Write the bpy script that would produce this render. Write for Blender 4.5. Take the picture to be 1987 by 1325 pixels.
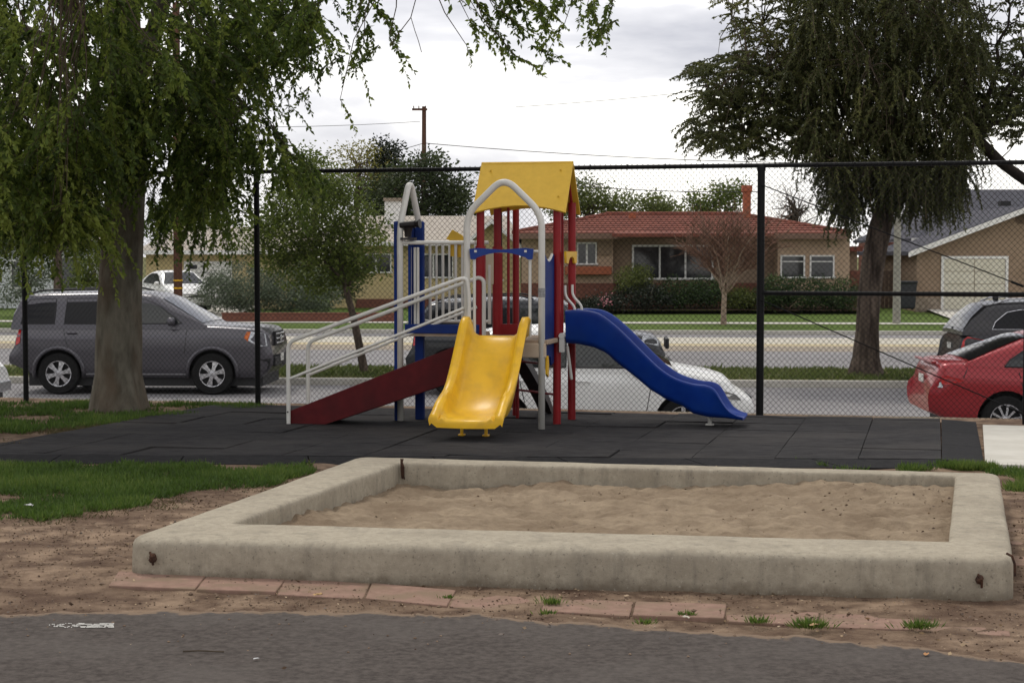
import bpy, bmesh, math, random
import numpy as np
from mathutils import Vector, Matrix, noise
from mathutils.geometry import tessellate_polygon

for o in list(bpy.data.objects):
    bpy.data.objects.remove(o)
sc = bpy.context.scene
COL = sc.collection
R = math.radians
rnd = random.Random(11)
nrs = np.random.RandomState(5)

# ------------------------------------------------------------------ camera
FPX, HX, HY, CAMH = 3400.0, 993.5, 662.5, 1.55
PITCH = math.atan(169.5 / FPX)
cam_d = bpy.data.cameras.new('camera')
cam = bpy.data.objects.new('camera', cam_d)
COL.objects.link(cam)
cam.location = (0, 0, CAMH)
cam.rotation_euler = (math.pi / 2 - PITCH, 0, 0)
cam_d.sensor_fit = 'HORIZONTAL'
cam_d.sensor_width = 36
cam_d.lens = 36 * FPX / 1987
cam_d.clip_start = 0.1
cam_d.clip_end = 3000
sc.camera = cam

# ------------------------------------------------------------------ sky, sun, exposure
SUN_EL, SUN_AZ = R(58), R(-25)          # azimuth measured from +Y towards +X
w = bpy.data.worlds.new('World')
sc.world = w
w.use_nodes = True
wn, wl = w.node_tree.nodes, w.node_tree.links
wn.clear()
out = wn.new('ShaderNodeOutputWorld')
sky = wn.new('ShaderNodeTexSky')
sky.sky_type = 'NISHITA'
sky.sun_disc = False
sky.sun_elevation = SUN_EL
sky.sun_rotation = SUN_AZ
bg1 = wn.new('ShaderNodeBackground')
bg1.inputs['Strength'].default_value = 0.10
wl.new(sky.outputs[0], bg1.inputs['Color'])
tc = wn.new('ShaderNodeTexCoord')
mp = wn.new('ShaderNodeMapping')
mp.inputs['Scale'].default_value = (1.0, 1.0, 3.6)
mp.inputs['Location'].default_value = (0.37, 0.2, 0.10)
wl.new(tc.outputs['Generated'], mp.inputs['Vector'])
n1 = wn.new('ShaderNodeTexNoise')
n1.inputs['Scale'].default_value = 3.1
n1.inputs['Detail'].default_value = 7
n1.inputs['Roughness'].default_value = 0.52
n1.inputs['Distortion'].default_value = 0.35
wl.new(mp.outputs[0], n1.inputs['Vector'])
cr = wn.new('ShaderNodeValToRGB')
cr.color_ramp.elements[0].position = 0.40
cr.color_ramp.elements[0].color = (0.55, 0.55, 0.605, 1)
cr.color_ramp.elements[1].position = 0.585
cr.color_ramp.elements[1].color = (1.29, 1.255, 1.19, 1)
e = cr.color_ramp.elements.new(0.495)
e.color = (0.84, 0.83, 0.86, 1)
wl.new(n1.outputs['Fac'], cr.inputs['Fac'])
bg2 = wn.new('ShaderNodeBackground')
bg2.inputs['Strength'].default_value = 1.0
wl.new(cr.outputs['Color'], bg2.inputs['Color'])
mx = wn.new('ShaderNodeMixShader')
mx.inputs['Fac'].default_value = 0.92
wl.new(bg1.outputs[0], mx.inputs[1])
wl.new(bg2.outputs[0], mx.inputs[2])
wl.new(mx.outputs[0], out.inputs['Surface'])

sun_d = bpy.data.lights.new('sun', 'SUN')
sun_d.energy = 1.5
sun_d.angle = R(12)
sun_d.color = (1.0, 0.95, 0.86)
sun = bpy.data.objects.new('sun', sun_d)
COL.objects.link(sun)
sdir = Vector((math.sin(SUN_AZ) * math.cos(SUN_EL), math.cos(SUN_AZ) * math.cos(SUN_EL), math.sin(SUN_EL)))
sun.rotation_euler = sdir.to_track_quat('Z', 'Y').to_euler()
sun.location = sdir * 60

vs = sc.view_settings
vs.view_transform = 'Standard'
vs.look = 'None'
vs.exposure = 0.20
vs.gamma = 1.0
vs.use_curve_mapping = False
sc.cycles.max_bounces = 8
sc.cycles.transparent_max_bounces = 12

# ------------------------------------------------------------------ pixel helpers (photo pixel + real distance -> place)
CP, SP = math.cos(PITCH), math.sin(PITCH)


def ray(x, y):
    a, b = (x - HX) / FPX, (HY - y) / FPX
    return Vector((a, CP + SP * b, -SP + CP * b))


def P(x, y, Y):
    d = ray(x, y)
    t = Y / d.y
    return Vector((d.x * t, Y, CAMH + d.z * t))


def G(x, y, z=0.0):
    d = ray(x, y)
    t = (z - CAMH) / d.z
    return Vector((d.x * t, d.y * t, z))


# ------------------------------------------------------------------ materials
MATS = {}


def mat(name, c1, c2=None, scale=4.0, rough=0.8, bump=0.0, bscale=None, metal=0.0, detail=6, lo=0.35, hi=0.65,
        c3=None, s3=0.6, f3=0.5, spec=0.5, coat=0.0, stretch=None, dist=0.002):
    if name in MATS:
        return MATS[name]
    m = bpy.data.materials.new(name)
    m.use_nodes = True
    nt = m.node_tree
    N, L = nt.nodes, nt.links
    b = N['Principled BSDF']
    b.inputs['Roughness'].default_value = rough
    b.inputs['Metallic'].default_value = metal
    b.inputs['Specular IOR Level'].default_value = spec if rough < .8 else min(spec, .12)
    b.inputs['Coat Weight'].default_value = coat
    b.inputs['Coat Roughness'].default_value = 0.06
    t = N.new('ShaderNodeTexCoord')
    vec = t.outputs['Object']
    if stretch:
        mpn = N.new('ShaderNodeMapping')
        mpn.inputs['Scale'].default_value = stretch
        L.new(vec, mpn.inputs['Vector'])
        vec = mpn.outputs[0]
    if c2 is None:
        b.inputs['Base Color'].default_value = (*c1, 1)
    else:
        n = N.new('ShaderNodeTexNoise')
        n.inputs['Scale'].default_value = scale
        n.inputs['Detail'].default_value = detail
        n.inputs['Roughness'].default_value = 0.62
        L.new(vec, n.inputs['Vector'])
        r = N.new('ShaderNodeMapRange')
        r.inputs['From Min'].default_value = lo
        r.inputs['From Max'].default_value = hi
        L.new(n.outputs['Fac'], r.inputs['Value'])
        mxn = N.new('ShaderNodeMix')
        mxn.data_type = 'RGBA'
        mxn.inputs['A'].default_value = (*c1, 1)
        mxn.inputs['B'].default_value = (*c2, 1)
        L.new(r.outputs[0], mxn.inputs['Factor'])
        col = mxn.outputs['Result']
        if c3 is not None:
            n3 = N.new('ShaderNodeTexNoise')
            n3.inputs['Scale'].default_value = s3
            n3.inputs['Detail'].default_value = 5
            L.new(vec, n3.inputs['Vector'])
            r3 = N.new('ShaderNodeMapRange')
            r3.inputs['From Min'].default_value = 0.45
            r3.inputs['From Max'].default_value = 0.7
            r3.inputs['To Max'].default_value = f3
            L.new(n3.outputs['Fac'], r3.inputs['Value'])
            m3 = N.new('ShaderNodeMix')
            m3.data_type = 'RGBA'
            m3.inputs['B'].default_value = (*c3, 1)
            L.new(r3.outputs[0], m3.inputs['Factor'])
            L.new(col, m3.inputs['A'])
            col = m3.outputs['Result']
        L.new(col, b.inputs['Base Color'])
    if bump:
        nb = N.new('ShaderNodeTexNoise')
        nb.inputs['Scale'].default_value = bscale or scale * 3
        nb.inputs['Detail'].default_value = 6
        nb.inputs['Roughness'].default_value = 0.65
        L.new(vec, nb.inputs['Vector'])
        bp = N.new('ShaderNodeBump')
        bp.inputs['Strength'].default_value = bump
        bp.inputs['Distance'].default_value = dist
        L.new(nb.outputs['Fac'], bp.inputs['Height'])
        L.new(bp.outputs[0], b.inputs['Normal'])
    MATS[name] = m
    return m


def leaf_mat(name, dark, mid, light, trans=0.35):
    if name in MATS:
        return MATS[name]
    m = bpy.data.materials.new(name)
    m.use_nodes = True
    N, L = m.node_tree.nodes, m.node_tree.links
    b = N['Principled BSDF']
    b.inputs['Roughness'].default_value = 0.55
    b.inputs['Specular IOR Level'].default_value = 0.3
    a = N.new('ShaderNodeAttribute')
    a.attribute_name = 'tint'
    r = N.new('ShaderNodeValToRGB')
    r.color_ramp.elements[0].color = (*dark, 1)
    r.color_ramp.elements[1].color = (*light, 1)
    el = r.color_ramp.elements.new(0.5)
    el.color = (*mid, 1)
    L.new(a.outputs['Fac'], r.inputs['Fac'])
    L.new(r.outputs['Color'], b.inputs['Base Color'])
    if trans:
        tr = N.new('ShaderNodeBsdfTranslucent')
        L.new(r.outputs['Color'], tr.inputs['Color'])
        mxs = N.new('ShaderNodeMixShader')
        mxs.inputs['Fac'].default_value = trans
        L.new(b.outputs[0], mxs.inputs[1])
        L.new(tr.outputs[0], mxs.inputs[2])
        L.new(mxs.outputs[0], N['Material Output'].inputs['Surface'])
    MATS[name] = m
    return m


# ------------------------------------------------------------------ mesh building
class MB:
    def __init__(s):
        s.v, s.f = [], []

    def add(s, vs_, fs_):
        k = len(s.v)
        s.v += [tuple(a) for a in vs_]
        s.f += [tuple(i + k for i in q) for q in fs_]
        return s

    def box(s, c, d, rz=0.0, M=None):
        x, y, z = d[0] / 2, d[1] / 2, d[2] / 2
        p = [Vector((i * x, j * y, k * z)) for k in (-1, 1) for j in (-1, 1) for i in (-1, 1)]
        if M is not None:
            p = [M @ q for q in p]
        elif rz:
            m = Matrix.Rotation(rz, 3, 'Z')
            p = [m @ q for q in p]
        c = Vector(c)
        return s.add([q + c for q in p], [(0, 2, 3, 1), (4, 5, 7, 6), (0, 1, 5, 4), (2, 6, 7, 3), (0, 4, 6, 2), (1, 3, 7, 5)])

    def tube(s, pts, r, n=8, cap=True, r2=None):
        pts = [Vector(p) for p in pts]
        m = len(pts)
        rs = r if isinstance(r, (list, tuple)) else [r + ((r2 if r2 is not None else r) - r) * i / max(1, m - 1) for i in range(m)]
        t0 = (pts[1] - pts[0]).normalized()
        up = Vector((0, 0, 1)) if abs(t0.z) < 0.9 else Vector((1, 0, 0))
        a = t0.cross(up).normalized()
        vs_, fs_ = [], []
        for i, p in enumerate(pts):
            t = (pts[min(i + 1, m - 1)] - pts[max(i - 1, 0)]).normalized()
            a = (a - t * a.dot(t)).normalized()
            b = t.cross(a)
            for k in range(n):
                q = 2 * math.pi * k / n
                vs_.append(p + (a * math.cos(q) + b * math.sin(q)) * rs[i])
        for i in range(m - 1):
            for k in range(n):
                k2 = (k + 1) % n
                fs_.append((i * n + k, i * n + k2, (i + 1) * n + k2, (i + 1) * n + k))
        if cap:
            fs_.append(tuple(reversed(range(n))))
            fs_.append(tuple((m - 1) * n + k for k in range(n)))
        return s.add(vs_, fs_)

    def prism(s, poly, fn0, fn1):
        """poly: 2D outline; fn0/fn1 map a 2D point to the two 3D faces."""
        n = len(poly)
        vs_ = [fn0(p) for p in poly] + [fn1(p) for p in poly]
        tri = tessellate_polygon([[Vector((p[0], p[1], 0)) for p in poly]])
        fs_ = [tuple(t) for t in tri] + [tuple(i + n for i in reversed(t)) for t in tri]
        fs_ += [(i, i + n, (i + 1) % n + n, (i + 1) % n) for i in range(n)]
        return s.add(vs_, fs_)

    def grid(s, rows, closed=False):
        m, n = len(rows), len(rows[0])
        vs_ = [p for r_ in rows for p in r_]
        fs_ = []
        for i in range(m - 1):
            for k in range(n if closed else n - 1):
                k2 = (k + 1) % n
                fs_.append((i * n + k, i * n + k2, (i + 1) * n + k2, (i + 1) * n + k))
        return s.add(vs_, fs_)

    def lathe(s, prof, M, n=24, close=False):
        rows = []
        for (r_, h) in prof:
            rows.append([M @ Vector((r_ * math.cos(2 * math.pi * k / n), r_ * math.sin(2 * math.pi * k / n), h)) for k in range(n)])
        return s.grid(rows, True)

    def mesh(s, name, m, smooth=False, angle=None, fix=True):
        me = bpy.data.meshes.new(name)
        me.from_pydata(s.v, [], s.f)
        if fix:
            bm = bmesh.new()
            bm.from_mesh(me)
            bmesh.ops.recalc_face_normals(bm, faces=bm.faces)
            bm.to_mesh(me)
            bm.free()
        if smooth:
            me.polygons.foreach_set('use_smooth', [True] * len(me.polygons))
            if angle:
                me.set_sharp_from_angle(angle=R(angle))
        me.materials.append(m)
        me.update()
        return me

    def build(s, name, m, parent=None, smooth=False, angle=None, bevel=0.0, loc=None, fix=True):
        ob = bpy.data.objects.new(name, s.mesh(name, m, smooth, angle, fix))
        COL.objects.link(ob)
        if parent is not None:
            ob.parent = parent
        if loc is not None:
            ob.location = loc
        if bevel:
            md = ob.modifiers.new('bevel', 'BEVEL')
            md.width = bevel
            md.segments = 2
            md.limit_method = 'ANGLE'
        return ob


def tag(o, label=None, cat=None, group=None, kind=None):
    if label:
        o['label'] = label
    if cat:
        o['category'] = cat
    if group:
        o['group'] = group
    if kind:
        o['kind'] = kind
    return o


def empty(name, loc=(0, 0, 0), rz=0.0, parent=None):
    o = bpy.data.objects.new(name, None)
    COL.objects.link(o)
    o.location = loc
    o.rotation_euler = (0, 0, rz)
    o.empty_display_size = 0.2
    if parent is not None:
        o.parent = parent
    return o


def link_copy(src, parent, loc, rz=0.0, scale=None):
    c = src.copy()
    COL.objects.link(c)
    c.parent = parent
    c.location = loc
    c.rotation_euler = (0, 0, rz)
    if scale:
        c.scale = scale
    return c


def fillet(pts, r, n=6):
    pts = [Vector(p) for p in pts]
    o = [pts[0]]
    for i in range(1, len(pts) - 1):
        a, b, c = pts[i - 1], pts[i], pts[i + 1]
        d1, d2 = (a - b), (c - b)
        k = min(r, d1.length * 0.49, d2.length * 0.49)
        p0, p1 = b + d1.normalized() * k, b + d2.normalized() * k
        for j in range(n + 1):
            t = j / n
            o.append(p0 * (1 - t) ** 2 + b * 2 * t * (1 - t) + p1 * t * t)
    o.append(pts[-1])
    return o


def lerp(pts, x):
    if x <= pts[0][0]:
        return pts[0][1]
    for (a, b), (c, d) in zip(pts, pts[1:]):
        if x <= c:
            return b + (d - b) * (x - a) / (c - a) if c > a else d
    return pts[-1][1]


def inpoly(x, y, poly):
    c = False
    n = len(poly)
    for i in range(n):
        x1, y1 = poly[i][0], poly[i][1]
        x2, y2 = poly[(i + 1) % n][0], poly[(i + 1) % n][1]
        if (y1 > y) != (y2 > y) and x < (x2 - x1) * (y - y1) / (y2 - y1) + x1:
            c = not c
    return c


def clip(poly, convex):
    """Sutherland-Hodgman, convex clip polygon counter-clockwise."""
    o = list(poly)
    n = len(convex)
    for i in range(n):
        ax, ay = convex[i][0], convex[i][1]
        bx, by = convex[(i + 1) % n][0], convex[(i + 1) % n][1]
        src, o = o, []
        if not src:
            break
        f = lambda p: (bx - ax) * (p[1] - ay) - (by - ay) * (p[0] - ax)
        for j in range(len(src)):
            p, q = src[j], src[(j + 1) % len(src)]
            fp, fq = f(p), f(q)
            if fp >= 0:
                o.append(p)
            if (fp >= 0) != (fq >= 0):
                t = fp / (fp - fq)
                o.append((p[0] + (q[0] - p[0]) * t, p[1] + (q[1] - p[1]) * t))
    return o


def leaf_obj(name, pts, ax, ln, wd, tint, m, parent=None, smooth=False):
    """Every leaf a four-cornered blade: pts, ax (n,3); ln, wd, tint (n)."""
    pts, ax = np.asarray(pts, float), np.asarray(ax, float)
    n = len(pts)
    ax /= np.linalg.norm(ax, axis=1, keepdims=True) + 1e-9
    rv = nrs.normal(size=(n, 3))
    sd = np.cross(ax, rv)
    sd /= np.linalg.norm(sd, axis=1, keepdims=True) + 1e-9
    ln, wd = np.asarray(ln)[:, None], np.asarray(wd)[:, None]
    v = np.empty((n, 4, 3))
    v[:, 0] = pts
    v[:, 1] = pts + ax * ln * 0.45 + sd * wd / 2
    v[:, 2] = pts + ax * ln
    v[:, 3] = pts + ax * ln * 0.45 - sd * wd / 2
    me = bpy.data.meshes.new(name)
    me.vertices.add(4 * n)
    me.vertices.foreach_set('co', v.reshape(-1))
    me.loops.add(4 * n)
    me.loops.foreach_set('vertex_index', np.arange(4 * n, dtype=np.int32))
    me.polygons.add(n)
    me.polygons.foreach_set('loop_start', np.arange(0, 4 * n, 4, dtype=np.int32))
    me.update(calc_edges=True)
    at = me.attributes.new('tint', 'FLOAT', 'FACE')
    at.data.foreach_set('value', np.asarray(tint, float))
    me.materials.append(m)
    ob = bpy.data.objects.new(name, me)
    COL.objects.link(ob)
    if parent is not None:
        ob.parent = parent
    return ob


# ------------------------------------------------------------------ shared materials
M_dirt = mat('dirt', (0.098, 0.063, 0.043), (0.270, 0.192, 0.132), 5.5, 0.97, 1.0, 45, lo=0.38, hi=0.62, c3=(0.085, 0.052, 0.036), s3=1.7, f3=0.8, dist=0.016, detail=14)
M_asphalt = mat('old_asphalt', (0.046, 0.0385, 0.0345), (0.089, 0.076, 0.068), 30, 0.95, 0.6, 200, c3=(0.105, 0.093, 0.084), s3=1.3, f3=0.45, dist=0.003, detail=9)
M_road = mat('road_asphalt', (0.20, 0.195, 0.20), (0.25, 0.24, 0.24), 3, 0.92, 0.2, 60, c3=(0.16, 0.155, 0.155), s3=0.25, f3=0.7)
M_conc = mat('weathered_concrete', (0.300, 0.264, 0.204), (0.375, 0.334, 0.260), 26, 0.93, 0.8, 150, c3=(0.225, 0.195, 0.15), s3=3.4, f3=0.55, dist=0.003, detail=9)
M_pale = mat('pale_concrete', (0.44, 0.42, 0.37), (0.52, 0.50, 0.45), 3, 0.9, 0.2, 60)
M_sand = mat('sand', (0.215, 0.163, 0.112), (0.315, 0.246, 0.170), 9, 0.97, 1.0, 40, c3=(0.165, 0.118, 0.078), s3=1.8, f3=0.75, dist=0.018, detail=9)
M_black = mat('black_vinyl', (0.006, 0.006, 0.0065), rough=0.6, spec=.18)
M_white = mat('white_powder_coat', (0.58, 0.57, 0.525), (0.64, 0.63, 0.59), 6, 0.45, 0.05, 60)
M_red = mat('red_powder_coat', (0.215, 0.006, 0.009), (0.26, 0.008, 0.011), 5, 0.42, spec=.3)
M_maroon = mat('maroon_board', (0.072, 0.006, 0.008), (0.10, 0.009, 0.011), 9, 0.65, 0.1, 80, spec=.2, c3=(0.05, 0.008, 0.009), s3=3, f3=.6)
M_blue = mat('blue_plastic', (0.003, 0.026, 0.20), (0.004, 0.035, 0.24), 5, 0.33, spec=.3, c3=(0.010, 0.045, 0.21), s3=8, f3=.5)
M_navy = mat('navy_panel', (0.005, 0.022, 0.14), (0.007, 0.032, 0.18), 7, 0.6, spec=.2, c3=(0.02, 0.03, 0.085), s3=5, f3=0.4)
M_yel = mat('yellow_plastic', (0.73, 0.415, 0.013), (0.79, 0.46, 0.018), 5, 0.36, spec=.35, c3=(0.50, 0.28, 0.035), s3=9, f3=.45)
M_yroof = mat('yellow_roof_board', (0.61, 0.370, 0.024), (0.68, 0.42, 0.032), 14, 0.6, 0.15, 120)
M_rust = mat('rusty_iron', (0.035, 0.022, 0.018), (0.09, 0.045, 0.028), 30, 0.9, 0.4, 120)
M_tile = mat('rubber_tile', (0.016, 0.0155, 0.0165), (0.042, 0.040, 0.041), 13, 0.95, 0.9, 90, c3=(0.058, 0.053, 0.050), s3=1.2, f3=0.6, dist=0.006, stretch=(.55, 1.6, 1), detail=10)
M_tile2 = mat('rubber_edge', (0.011, 0.011, 0.012), (0.022, 0.021, 0.022), 20, 0.88, 0.6, 150)
M_chrome = mat('bright_alloy', (0.62, 0.62, 0.64), (0.5, 0.5, 0.52), 8, 0.25, metal=0.9)
M_tyre = mat('tyre_rubber', (0.012, 0.012, 0.012), (0.02, 0.02, 0.02), 20, 0.85)
M_glass = mat('car_glass', (0.010, 0.013, 0.014), rough=0.04, spec=0.6)
M_tint = mat('tinted_car_glass', (0.008, 0.008, 0.010), rough=0.08, spec=0.22)
M_trim = mat('dark_trim', (0.012, 0.012, 0.013), rough=0.6)
M_lamp = mat('lamp_glass', (0.55, 0.57, 0.6), rough=0.12, spec=0.8)
M_redl = mat('red_lamp', (0.45, 0.012, 0.012), rough=0.15, spec=0.7)
M_amber = mat('amber_lamp', (0.5, 0.11, 0.01), rough=0.2)
M_pane = mat('house_window_glass', (0.015, 0.017, 0.02), rough=0.06, spec=0.6)
M_bark1 = mat('grey_bark', (0.088, 0.080, 0.062), (0.178, 0.163, 0.130), 11, 0.95, 1.0, 26, c3=(0.11, 0.075, 0.05), s3=4.5, f3=0.6, stretch=(1, 1, 0.35), dist=0.02)
M_bark2 = mat('furrowed_bark', (0.034, 0.025, 0.020), (0.155, 0.120, 0.095), 9, 0.95, 1.0, 20, stretch=(1, 1, 0.16), dist=0.05)
M_twig = mat('twig_bark', (0.05, 0.038, 0.028), (0.09, 0.07, 0.05), 10, 0.9)
M_pole = mat('creosote_pole', (0.075, 0.038, 0.027), (0.11, 0.058, 0.04), 5, 0.9, 0.4, 30, stretch=(1, 1, 0.1))
M_lawn = mat('lawn_turf', (0.060, 0.098, 0.018), (0.088, 0.130, 0.028), 2.5, 0.95, 0.9, 40, c3=(0.11, 0.15, 0.04), s3=0.4, f3=0.6, dist=0.03)
M_drygrass = mat('dry_turf', (0.085, 0.095, 0.030), (0.13, 0.125, 0.045), 3, 0.95, 0.9, 40, c3=(0.16, 0.13, 0.07), s3=0.6, f3=0.6, dist=0.03)
M_grass = leaf_mat('grass_blade', (0.036, 0.066, 0.010), (0.080, 0.142, 0.024), (0.165, 0.215, 0.048), 0.4)

# ------------------------------------------------------------------ site frame: sandbox, mat and fence share one bearing
TH = R(13.5)
U = Vector((math.cos(TH), -math.sin(TH), 0))
V = Vector((math.sin(TH), math.cos(TH), 0))


def S(u, v, z=0.0):
    return U * u + V * v + Vector((0, 0, z))


def toS(p):
    return p.dot(U), p.dot(V)


def fenceY(X):
    return 17.25 - 0.25 * (X + 0.07)


FV = toS(Vector((-0.07, 17.25, 0)))[1]          # fence line in site frame
ROADZ = -0.90

# ================================================================== SETTING
# far terrain
mb = MB()
mb.grid([[(-900, y, -1.35), (900, y, -1.35)] for y in (18.5, 1600)])
tag(mb.build('terrain', M_drygrass), kind='structure')


def bumpy(x, y, a=1.0):
    return .030 * math.exp(-((x + 2.0) / .9) ** 2 - ((y - 8.5) / .5) ** 2) + a * (0.016 * noise.noise(Vector((x * 0.9, y * 0.9, 0))) + 0.010 * noise.noise(Vector((x * 3.1, y * 3.1, 4))) + 0.004 * noise.noise(Vector((x * 9, y * 9, 8))))


# park ground: bare earth
mb = MB()
us = [-18 + i * 0.5 for i in range(20)] + [-8 + i * 0.09 for i in range(178)] + [8.2 + i * 0.6 for i in range(16)]
vv = [-8 + i * 0.6 for i in range(20)] + [4 + i * 0.075 for i in range(122)] + [13.2 + 0.4 * i for i in range(11)]
rows = []
for v_ in vv:
    row = []
    for u_ in us:
        p = S(u_, v_)
        row.append((p.x, p.y, -0.012 + bumpy(p.x, p.y)))
    rows.append(row)
mb.grid(rows)
gobj = mb.build('ground', M_dirt, smooth=True, fix=False)
tag(gobj, kind='structure')

# retaining wall under the fence, down to the street
mb = MB()
a0, a1 = S(-18, 17.05), S(18, 17.05)
for (p, q) in ((a0, a1),):
    mb.prism([(0, 0), (1, 0), (1, 1), (0, 1)],
             lambda t: tuple(S(-18 + 36 * t[0], 17.05, -1.4 + 1.38 * t[1])), lambda t: tuple(S(-18 + 36 * t[0], 17.35, -1.4 + 1.38 * t[1])))
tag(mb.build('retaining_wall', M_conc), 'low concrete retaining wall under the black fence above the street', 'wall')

# foreground asphalt path with an eaten edge
edge = [(-3500, 1215), (-500, 1200), (-150, 1196), (0, 1194), (180, 1188), (420, 1186), (700, 1190), (950, 1198), (1150, 1210), (1350, 1226), (1500, 1232), (1700, 1250), (1850, 1268), (1987, 1288), (2150, 1302), (2600, 1350), (5200, 1640)]
top = []
for i in range(len(edge) - 1):
    (x0, y0), (x1, y1) = edge[i], edge[i + 1]
    k = max(6, int((x1 - x0) / 9))
    for j in range(k):
        t = j / k
        xx = x0 + (x1 - x0) * t
        g = G(xx, y0 + (y1 - y0) * t)
        jit = 0.10 * noise.noise(Vector((g.x * 2.7, 0, 1))) + 0.06 * noise.noise(Vector((g.x * 9, 3, 1))) + .03 * noise.noise(Vector((g.x * 31, 3, 6)))
        top.append((g.x, g.y + jit))
mb = MB()
offs = [(None, 0), (None, 0), (-.50, 0), (-.30, .12), (-.18, .28), (-.11, .48), (-.06, .7), (-.02, .95), (0, 1), (.02, 1)]
rows = []
for k, (dy, du) in enumerate(offs):
    rows.append([(x, (-8, 4.5)[k] if dy is None else y + dy, (.012, .012, .013, .014, .014, .014, .013, .008, .003, -.05)[k]) for x, y in top])
mb.grid(rows)
asp = tag(mb.build('asphalt_path', M_asphalt, fix=False), kind='structure')
at_ = asp.data.attributes.new('dust', 'FLOAT', 'POINT')
at_.data.foreach_set('value', [du for (dy, du) in offs for _ in top])
# soil blown over the path's margin, broken up by noise
nt = M_asphalt.node_tree
N_, L_ = nt.nodes, nt.links
bs = N_['Principled BSDF']
colsrc = bs.inputs['Base Color'].links[0].from_socket
an = N_.new('ShaderNodeAttribute')
an.attribute_name = 'dust'
nz_ = N_.new('ShaderNodeTexNoise')
nz_.inputs['Scale'].default_value = 13
nz_.inputs['Detail'].default_value = 12
nz_.inputs['Roughness'].default_value = .7
tcn = N_.new('ShaderNodeTexCoord')
L_.new(tcn.outputs['Object'], nz_.inputs['Vector'])
ad = N_.new('ShaderNodeMath')
ad.operation = 'ADD'
L_.new(an.outputs['Fac'], ad.inputs[0])
L_.new(nz_.outputs['Fac'], ad.inputs[1])
mr = N_.new('ShaderNodeMapRange')
mr.inputs['From Min'].default_value = 1.0
mr.inputs['From Max'].default_value = 1.16
mr.inputs['To Max'].default_value = .95
L_.new(ad.outputs[0], mr.inputs['Value'])
mm_ = N_.new('ShaderNodeMix')
mm_.data_type = 'RGBA'
mm_.inputs['B'].default_value = (0.185, 0.132, 0.092, 1)
L_.new(mr.outputs[0], mm_.inputs['Factor'])
L_.new(colsrc, mm_.inputs['A'])
L_.new(mm_.outputs['Result'], bs.inputs['Base Color'])

# worn white paint on the asphalt
M_paint = mat('worn_white_paint', (0.34, 0.33, 0.31), (0.50, 0.49, 0.46), 30, 0.8)
mb = MB()
for (xa, xb, ya, yb, n_) in ((95, 221, 1208, 1217, 68),):
    for i in range(n_):
        for j in range(6):
            t = i / n_
            if noise.noise(Vector((i * 0.16, j * 0.8, 0.3))) + .6 * noise.noise(Vector((i * .5, j * 1.9, 2.3))) + (t - 0.45) * 0.9 < 0.0:
                continue
            x0 = xa + (xb - xa) * t
            y0 = ya + (yb - ya) * j / 6
            pts = [G(x0 + dx + rnd.uniform(-.6, .6), y0 + dy, 0.0165) for dx, dy in ((0, 0), (1.9, 0), (1.9, 1.6), (0, 1.6))]
            mb.add(pts, [(0, 1, 2, 3)])
tag(mb.build('painted_line', M_paint), kind='structure')

# ------------------------------------------------------------------ rubber safety mat, tile by tile
MATZ = 0.022

mat_root = empty('rubber_mat')
tag(mat_root, 'black rubber safety mat of square tiles under the playground set', 'safety mat')
mat_root['kind'] = 'structure'
front_band = [(-4.45, 13.06), (3.44, 12.68), (3.50, 12.94), (-4.38, 13.36)]


def slab(poly, z0, z1, name, m, parent, bevel=0.0, tilt=(0, 0)):
    b_ = MB()
    b_.prism(poly, lambda p: (p[0], p[1], z0), lambda p: (p[0], p[1], z1 + tilt[0] * (p[0] - poly[0][0]) + tilt[1] * (p[1] - poly[0][1])))
    return b_.build(name, m, parent, bevel=bevel)


# inner area leaves room for the bevelled edging in front and on the right
inner = [(-4.38, 13.37), (3.20, 13.005), (3.98, 16.21), (-3.02, 17.82)]
T = 0.61
u0, v0 = toS(Vector((3.93, 16.02, 0)))
ntile = 0
for i in range(-14, 1):
    for j in range(-8, 5):
        gp = 0.0028
        ca = [(u0 + i * T + gp - T, v0 + j * T + gp), (u0 + i * T - gp, v0 + j * T + gp), (u0 + i * T - gp, v0 + (j + 1) * T - gp), (u0 + i * T + gp - T, v0 + (j + 1) * T - gp)]
        pw = [tuple(S(a, b))[:2] for a, b in ca]
        c_ = clip(pw, inner)
        if len(c_) < 3:
            continue
        ar = 0.5 * abs(sum(c_[k][0] * c_[(k + 1) % len(c_)][1] - c_[(k + 1) % len(c_)][0] * c_[k][1] for k in range(len(c_))))
        if ar < 0.01:
            continue
        slab(c_, -0.04, MATZ + rnd.uniform(-0.003, 0.004), 'tile', M_tile, mat_root, 0.003, (rnd.uniform(-.009, .009), rnd.uniform(-.009, .009)))
        ntile += 1
# sloping edging pieces
mb = MB()
for i in range(8):
    t0, t1 = i / 8, (i + 1) / 8 - 0.0015
    A, B = Vector((-4.45, 13.06)), Vector((3.44, 12.68))
    A2, B2 = Vector((-4.38, 13.36)), Vector((3.19, 12.995))
    p = [A.lerp(B, t0), A.lerp(B, t1), A2.lerp(B2, t1), A2.lerp(B2, t0)]
    b_ = MB()
    b_.add([(p[0].x, p[0].y, -.05), (p[1].x, p[1].y, -.05), (p[2].x, p[2].y, -.05), (p[3].x, p[3].y, -.05),
            (p[0].x, p[0].y, -.006), (p[1].x, p[1].y, -.006), (p[2].x, p[2].y, MATZ), (p[3].x, p[3].y, MATZ)],
           [(0, 1, 5, 4), (1, 2, 6, 5), (2, 3, 7, 6), (3, 0, 4, 7), (4, 5, 6, 7), (0, 3, 2, 1)])
    b_.build('edging', M_tile2, mat_root)
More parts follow.
